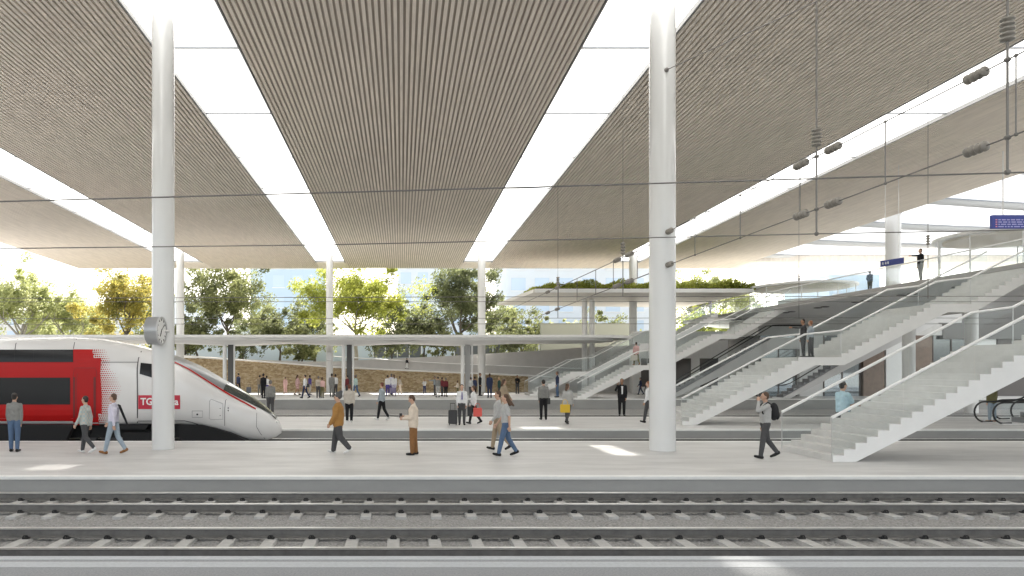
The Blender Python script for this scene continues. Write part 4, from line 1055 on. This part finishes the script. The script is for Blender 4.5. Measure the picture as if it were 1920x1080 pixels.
    def f_hair(m):
        m.ellipsoid(HC + rot @ V((0, -.022, .045)), .084, .090, .094, rot=rot); m.ellipsoid(HC + rot @ V((0, -.04, .0)), .078, .068, .085, rot=rot)
        if longhair:
            m.capsule(HC + rot @ V((0, -.07, -.02)), .07, HC + V((0, -.14, -.17)), .05)
            if longhair == 'flow': m.capsule(HC + V((0, -.10, -.05)), .065, HC + V((0, -.24, -.20)), .03)
    if beanie:
        def f_b(m): m.ellipsoid(HC + V((0, -.03, .06)), .095, .112, .12); m.capsule(HC + V((0, -.05, .10)), .085, HC + V((0, -.10, .17)), .05)
        mk("beanie", f_b, cloth("beanie_grey", (.10, .10, .10)))
    else: mk("hair", f_hair, HAIR[hair], sm=2)
    if hero:
        for s in (-1, 1):
            m = MB(); m.ellipsoid(HC + rot @ V((s * .030, .089, .012)), .011, .007, .006, 8, 6); m.v = [tuple(fin(v)) for v in m.v]; m.build("eye", mat("eye_dark", (.03, .02, .02), .2), t, smooth=True)
        m = MB(); m.ellipsoid(HC + rot @ V((0, .089, -.058)), .022, .008, .006, 8, 6, rot=rot); m.v = [tuple(fin(v)) for v in m.v]; m.build("mouth", mat("lips", (.36, .15, .12), .5), t, smooth=True)
    if inner:
        m = MB(); pts = [(-.045, .118, 1.40), (.045, .118, 1.40), (.035, .146, 1.28), (.03, .140, 1.02), (-.03, .140, 1.02), (-.035, .146, 1.28)]
        m.add([fin(V(q) + V((0, o, 0))) for o in (0, .012) for q in pts], [(0, 1, 2, 3, 4, 5), (11, 10, 9, 8, 7, 6)] + [(i, 6 + i, 6 + (i + 1) % 6, (i + 1) % 6) for i in range(6)]); m.build("shirt_front", cloth("cloth_" + inner, C[inner]), t)
    if tie:
        m = MB(); pts = [(-.018, .132, 1.44), (.018, .132, 1.44), (.028, .155, 1.12), (0, .155, 1.07), (-.028, .155, 1.12)]
        m.add([fin(V(q) + V((0, o, 0))) for o in (0, .012) for q in pts], [(0, 1, 2, 3, 4), (9, 8, 7, 6, 5)] + [(i, 5 + i, 5 + (i + 1) % 5, (i + 1) % 5) for i in range(5)]); m.build("tie", cloth("cloth_purple", (.10, .08, .28)), t)
    t["_fin"] = 0
    INFO = dict(t=t, fin=fin, arms=Ar, legs=Lg, k=k, HC=HC)
    return INFO
def rbox(c, sx, sy, sz, mt, name, label=None, cat=None, rot=0, bev=.02, parent=None):
    m = MB(); r_ = Matrix.Rotation(R(rot), 3, 'Z'); c = Vector(c)
    m.hexa([c + r_ @ Vector((a * sx / 2, b * sy / 2, d * sz / 2)) for d in (-1, 1) for a, b in ((-1, -1), (1, -1), (1, 1), (-1, 1))])
    o = m.build(name, mt, parent, org=None if parent else c - Vector((0, 0, sz / 2)), bevel=bev)
    if label: tag(o, label, cat)
    return o
def bag(c, w, h, mt, label, name="handbag", rot=0, d=.12, strap=.22, cat="bag"):
    c = Vector(c); t = thing(name, c, label, cat); rbox(c, w, d, h, mt, "bag_body", rot=rot, bev=.025, parent=t)
    m = MB(); r_ = Matrix.Rotation(R(rot), 3, 'Z'); pts = [c + r_ @ Vector((w * .3 * math.cos(a), 0, h * .48 + strap * math.sin(a))) for a in [math.pi * i / 8 for i in range(9)]]
    m.tube(pts, .012, 6); m.build("bag_handle", mt, t); return t
def suitcase(c, w, h, mt, label, rot=0, d=.26, tilt=0):
    c = Vector(c); t = thing("suitcase", c, label, "suitcase"); rbox(c + Vector((0, 0, h / 2 + .05)), w, d, h, mt, "shell", rot=rot, bev=.05, parent=t)
    m = MB(); z = h + .05
    for s in (-1, 1): m.tube([c + Vector((s * w * .25, d * .3, z - .02)), c + Vector((s * w * .25, d * .3, z + .28))], .011, 6)
    m.tube([c + Vector((-w * .25, d * .3, z + .28)), c + Vector((w * .25, d * .3, z + .28))], .014, 6); m.build("pull_handle", M_dark, t)
    for a in (-1, 1):
        for b in (-1, 1):
            m = MB(); q = c + Vector((a * w * .36, b * d * .3, .03)); m.tube([q - Vector((.015, 0, 0)), q + Vector((.015, 0, 0))], .03, 12); m.build("wheel", M_dark, t)
    t.rotation_euler.x = R(tilt); return t
LB_ = 90      # facing left
G2 = "people on the middle platform"; G3 = "people on the far platform"; G1 = "people on the front platform"
# front platform
person(27, 847, 739, "man in grey sweater and blue jeans seen from behind at the far left edge", 'grey', 'jeans', hair='dark', face=6, pose='stand', hero=True, group=G1)
a = person(160, 850, 744, "person in pale checked shirt and black trousers walking left in front of the train door", 'stone', 'dgrey', 'sneaker', face=82, pose='walk2', hero=True, group=G1, chk=(.36, .45, .46), coat=.06)
a = person(213, 851, 739, "man in white shirt and light jeans walking left with a dark jacket over his shoulder", 'lilac', 'ljeans', 'bshoe', 'brown', face=88, pose='walk', hero=True, group=G1)
m = MB(); f_ = a['fin']
V_ = Vector; pts = [(-.02, -.10, 1.46), (.09, -.13, 1.42), (.10, -.24, 1.05), (.08, -.36, .82), (-.03, -.40, .84), (-.05, -.28, 1.1)]
m.add([f_(V_(q) + V_((0, o, 0))) for o in (0, -.06) for q in pts], [(0, 1, 2, 3, 4, 5), (11, 10, 9, 8, 7, 6)] + [(i, 6 + i, 6 + (i + 1) % 6, (i + 1) % 6) for i in range(6)])
tag(m.build("carried_jacket", cloth("cloth_black", C['black']), bevel=.03, org=f_(V_((0, -.2, 1.1)))), "black jacket slung over the shoulder of the man in white shirt and light jeans", "jacket")
person(634, 851, 739, "stout man in mustard jacket and dark grey beanie walking left", 'mustard', 'dgrey', 'sneaker', face=88, pose='walk2', hero=True, group=G1, wide=1.25, coat=.10, beanie=True)
a = person(775, 853, 742, "man in cream blazer and brown trousers looking down at his phone", 'cream', 'brown', 'shoe', 'brown', face=84, pose='phone', hero=True, group=G1, coat=.12, wide=1.12, inner='black')
h = a['fin'](a['arms'][1][2] + a['arms'][1][3] * .09 + Vector((0, 0, .02))); m = MB()
q = a['fin'](a['arms'][1][2] + a['arms'][1][3] * .10 + Vector((-.03, .03, .045)))
tag(rbox(q, .015, .075, .14, M_dark, "phone", rot=84, bev=.004), "black phone in the hands of the man in the cream blazer", "phone")
person(948, 855, 740, "young woman in grey t-shirt and blue jeans with flowing brown hair walking left", 'lgrey', 'jeans', 'shoe', 'brown', face=88, pose='walk', hero=True, group=G1, short=True, longhair='flow', skin=0)
person(934, 853, 743, "person in brown trousers walking left, mostly hidden behind the woman in grey t-shirt", 'lgrey', 'tan', 'shoe', 'brown', face=92, pose='walk2', hero=True, group=G1, Y=22.6)
a = person(1435, 860, 737, "man in grey sweater with dark backpack shading his eyes while walking left", 'lgrey', 'dgrey', 'shoe', 'brown', face=84, pose='shade', hero=True, group=G1)
f_ = a['fin']; t = thing("backpack", f_(V_((0, -.24, 1.2))), "dark backpack on the back of the man in grey sweater near the nearest staircase", "backpack")
m = MB(); m.ellipsoid((0, -.22, 1.24), .15, .115, .24, 20, 14); m.ellipsoid((0, -.30, 1.14), .11, .06, .12, 16, 10); m.v = [tuple(f_(v)) for v in m.v]; m.build("pack", cloth("backpack_black", (.03, .03, .032)), t, smooth=True)
m = MB()
for s in (-1, 1): m.tube([f_(V_((s * .1, -.16, 1.40))), f_(V_((s * .12, -.02, 1.495))), f_(V_((s * .12, .13, 1.36))), f_(V_((s * .14, .12, 1.2))), f_(V_((s * .13, -.08, 1.08)))], .018, 6)
m.build("strap", cloth("backpack_black", (.03, .03, .032)), t)
person(1580, 843, 718, "man in light blue t-shirt talking with raised hands behind the nearest staircase", 'lblue', 'dgrey', 'shoe', 'dark', face=-82, pose='hands', hero=True, short=True, Y=23.3, skin=0)
# middle platform
person(507, 782, 714, "man in grey sweater seen from behind just past the train's nose", 'grey', 'dgrey', hair='grey', face=5, pose='stand', group=G2)
person(655, 792, 722, "red-haired person in beige hoodie and black trousers seen from behind", 'stone', 'black', 'sneaker', 'auburn', face=-8, pose='stand', group=G2, wide=1.1, coat=.04)
person(716, 788, 718, "auburn-haired person in pale denim jacket and black trousers turned left", 'denim', 'black', 'sneaker', 'auburn', face=65, pose='carry', group=G2, coat=.04)
person(866, 797, 722, "man in white shirt and purple tie facing the camera next to a black suitcase", 'white', 'dgrey', 'shoe', 'dark', face=178, pose='stand', group=G2, tie=True)
q = P(849, 797, GY(797)); suitcase((q.x, q.y, 0), .40, .62, mat("suitcase_black", (.03, .03, .032), .4), "upright black suitcase beside the man with the purple tie")
person(888, 795, 724, "person in loose white blouse and black trousers carrying a red shopping bag", 'white', 'black', 'shoe', 'brown', face=70, pose='carry', group=G2, coat=.08)
Yq = GY(797); bag(P(895.5, 773, Yq), .38, .38, mat("bag_red", (.66, .10, .08), .6), "bright red shopping bag held by the person in the white blouse")
bag(P(881, 771, Yq + .15), .22, .42, mat("bag_black", (.025, .028, .03), .5), "black tote bag hanging behind the red shopping bag", name="tote_bag")
person(945, 785, 711, "woman in long beige trench coat behind the woman in grey t-shirt", 'tan', 'stone', 'bshoe', 'brown', face=-70, pose='walk', group=G2, coat=.30, longhair=True)
person(1019, 787, 713, "man in grey shirt and black trousers with a black shoulder bag seen from behind", 'grey', 'black', 'shoe', 'dark', face=2, pose='stand', group=G2)
bag(P(1027, 752, GY(787)), .24, .30, mat("bag_black", (.025, .028, .03), .5), "black shoulder bag at the hip of the man in grey shirt", name="shoulder_bag", strap=.5)
person(1064, 795, 720, "woman in short grey coat and dark trousers holding a yellow bag", 'lgrey', 'dgrey', 'shoe', 'brown', face=-40, pose='carry', group=G2, coat=.12, longhair=True)
bag(P(1059.5, 766, GY(797)), .42, .36, mat("bag_yellow", (.66, .43, .03), .6), "yellow shopping bag held by the woman in the grey coat")
person(1166, 780, 711, "man in black jacket and white t-shirt with one hand raised to his face", 'black', 'black', 'shoe', 'dark', face=170, pose='call', group=G2, coat=.05, inner='white', skin=1)
person(1216, 793, 716, "person in white top half hidden by the thickest column", 'white', 'dgrey', 'shoe', 'ginger', face=60, pose='carry', group=G2)
person(1860, 797, 722, "person in olive jacket and jeans standing at the foot of the escalators", 'olive', 'ljeans', 'bshoe', 'dark', face=10, pose='stand', Y=34.6, coat=.1)
# far platform
Z3 = .26
far = [
 (447, 738, 700, "person in dark blue pulling a tilted suitcase above the train's nose", 'dblue', 'black', 'dark', 60, 'walk', {}),
 (487, 741, 704, "person in brown-grey coat left of the person in black, above the train's nose", 'tan', 'grey', 'dark', 20, 'stand', {}),
 (494, 747, 701, "person all in black in the small group above the train's nose", 'black', 'black', 'dark', -20, 'stand', {}),
 (500, 742, 705, "person in white top right of the person all in black", 'white', 'purple', 'dark', 30, 'stand', {}),
 (535, 738, 707, "small person in pale pink in front of the stone wall", 'pink', 'pink', 'brown', 40, 'stand', {}),
 (558, 741, 703, "long-haired woman in pale pink skirt in front of the stone wall", 'pink', 'pink', 'brown', -60, 'walk', dict(skirt=True, longhair=True)),
 (572, 747, 703, "man in white shirt and black trousers striding left in front of the stone wall", 'white', 'dblue', 'dark', 80, 'walk', {}),
 (581, 740, 704, "person in muted purple behind the striding man in white shirt", 'purple', 'stone', 'dark', -50, 'stand', {}),
 (597, 746, 706, "person in beige top and grey trousers, left one of a pair beside the slim column", 'beige', 'dgrey', 'grey', 10, 'stand', {}),
 (604, 746, 708, "person in pinkish top and dark trousers, right one of a pair beside the slim column", 'pink', 'olive', 'brown', -15, 'stand', {}),
 (622, 744, 701, "man in grey suit standing just right of the slim column with the small box", 'grey', 'grey', 'dark', -10, 'stand', dict(coat=.1)),
 (629, 742, 702, "person in white shirt with dark bag, behind the man in grey suit", 'white', 'dgrey', 'dark', 40, 'stand', {}),
 (651, 744, 704, "person in maroon top behind the red-haired person", 'maroon', 'dgrey', 'dark', 60, 'stand', {}),
 (667, 744, 703, "person in pale green shirt and jeans right of the red-haired person", 'teal', 'jeans', 'grey', 60, 'walk', {}),
 (727, 742, 704, "person in white and purple, left one of a luggage-carrying group", 'white', 'purple', 'dark', 20, 'stand', {}),
 (734, 741, 701, "tall person in white and lilac, middle one of a luggage-carrying group", 'lilac', 'purple', 'grey', -30, 'walk', {}),
 (739, 742, 703, "long-haired person in white, right one of a luggage-carrying group", 'white', 'lilac', 'brown', 10, 'stand', dict(longhair=True)),
 (750, 739, 706, "person in cream clothes walking behind the luggage-carrying group", 'beige', 'cream', 'brown', -70, 'walk', {}),
 (796, 738, 711, "child in grey top and dark blue overalls alone in front of the stone wall", 'lgrey', 'dblue', 'brown', 170, 'stand', dict(short=True)),
 (815, 741, 706, "man in blue-grey shirt pointing left, at the edge of a chatting group", 'denim', 'dgrey', 'grey', 90, 'point', {}),
 (821, 745, 707, "person in grey shirt and pale trousers in a chatting group", 'grey', 'lgrey', 'dark', 30, 'stand', {}),
 (829, 743, 708, "person in dark red and grey at the centre of a chatting group", 'maroon', 'dgrey', 'dark', -60, 'stand', {}),
 (836, 744, 709, "person in checked maroon shirt and black trousers, right of the chatting group", 'maroon', 'black', 'grey', -20, 'stand', {}),
 (858, 744, 714, "person in cream top just left of the canopy post beside the man with the tie", 'cream', 'olive', 'brown', 70, 'hands', {}),
 (883, 746, 708, "person in white top hidden between canopy post and slim far column", 'lgrey', 'dgrey', 'dark', -40, 'stand', {}),
 (890, 746, 707, "dark-clothed person just left of the slim far column", 'dblue', 'black', 'dark', 40, 'stand', {}),
 (900, 742, 700, "man in white shirt and dark waistcoat in front of the slim far column", 'black', 'black', 'brown', -100, 'stand', {}),
 (918, 746, 701, "tall man in dark blue suit seen from behind, right of the slim far column", 'dblue', 'dblue', 'brown', 10, 'stand', dict(coat=.1)),
 (936, 744, 708, "person in dark green coat with pale cap left of the trench coat woman", 'dgreen', 'dgrey', 'blond', 60, 'stand', dict(coat=.15)),
 (970, 738, 704, "person in black top with arms folded near the foot of the farthest staircase", 'black', 'dgrey', 'dark', 190, 'hands', {}),
 (1045, 745, 697, "man in dark jacket and blue jeans between the two far staircases", 'dblue', 'jeans', 'brown', 75, 'stand', {}),
 (1201, 740, 708, "person in blue jacket walking in the gap left of the thickest column", 'dblue', 'dblue', 'dark', 80, 'walk', {}),
]
for (x, yf, yh, lab, tp, bt, hr, fc, ps, ex) in far: person(x, yf, yh, lab, tp, bt, 'shoe', hr, fc, ps, z0=Z3, group=G3, skin=(x // 7) % 3 if x % 5 else 1, **ex)
m_s = mat("suitcase_grey", (.09, .10, .12), .4)
Yq = GY(738, Z3); suitcase(tuple(P(466, 738, Yq)), .42, .55, m_s, "tilted dark suitcase pulled behind the person in dark blue above the train's nose", tilt=-20)
Yq = GY(742, Z3); bag(P(737, 732, Yq - .4), .5, .45, mat("bag_lilac", (.22, .19, .30), .6), "lilac-grey travel bag in front of the luggage-carrying group", name="travel_bag")
bag(P(577.5, 723, GY(747, Z3) + .1), .24, .26, mat("bag_black", (.025, .028, .03), .5), "small black bag behind the back of the striding man in white shirt", name="shoulder_bag", strap=.4)
# on the stairs and the deck
person(1506, 669, 598, "dark-haired man pointing left on the stair landing", 'dgrey', 'black', 'shoe', 'dark', 85, 'point', Y=34.4, z0=GZ(669.5, 34.4) * 0 + 2.99, inner='white', group="two men on the stair landing", skin=1)
person(1520, 668, 600, "ginger-haired man in grey-blue shirt on the stair landing, right of the pointing man", 'denim', 'black', 'shoe', 'ginger', 40, 'stand', Y=34.0, z0=2.99, group="two men on the stair landing")
person(1193, 684, 641, "woman in pink and olive with a white bag on the landing of the far staircase", 'pink', 'olive', 'bshoe', 'dark', 10, 'carry', Y=57, z0=2.75, coat=.1)
bag(P(1189, 671, 56.6), .5, .42, mat("bag_cream", (.6, .55, .48), .6), "cream tote bag in the hand of the woman on the far landing", name="tote_bag")
person(1726, 531, 470, "man in dark sweater pointing left at the glass on the upper deck", 'black', 'grey', 'shoe', 'brown', 85, 'point', Y=40.5, z0=7.2, group="people on the upper deck")
person(1631, 560, 519, "person in black leaning at the deck railing under the blue sign", 'black', 'dgrey', 'shoe', 'dark', -60, 'pock', Y=46.5, z0=7.2, group="people on the upper deck")
person(1332, 606, 568, "person in pale lilac at the far end of the upper deck", 'lilac', 'lilac', 'shoe', 'dark', 80, 'phone', Y=69.6, z0=7.2, group="people on the upper deck")
person(763, 692, 671, "child in black and white running on the ramp above the stone wall", 'black', 'white', 'shoe', 'dark', -60, 'walk', Y=71.1, z0=GZ(692, 71.1), group=None)
bpy.context.view_layer.update(); dg = bpy.context.evaluated_depsgraph_get()
conv = [(o, bpy.data.meshes.new_from_object(o.evaluated_get(dg), preserve_all_data_layers=True, depsgraph=dg)) for o in PENDING]
for o, me in conv:
    old = o.data; mt = old.materials[0] if old.materials else None; o.modifiers.clear(); o.data = me
    if mt and not me.materials: me.materials.append(mt)
    for p in me.polygons: p.use_smooth = True; p.material_index = 0
for o in bpy.data.objects:
    for k_ in ("_o", "_fin"):
        if k_ in o: del o[k_]
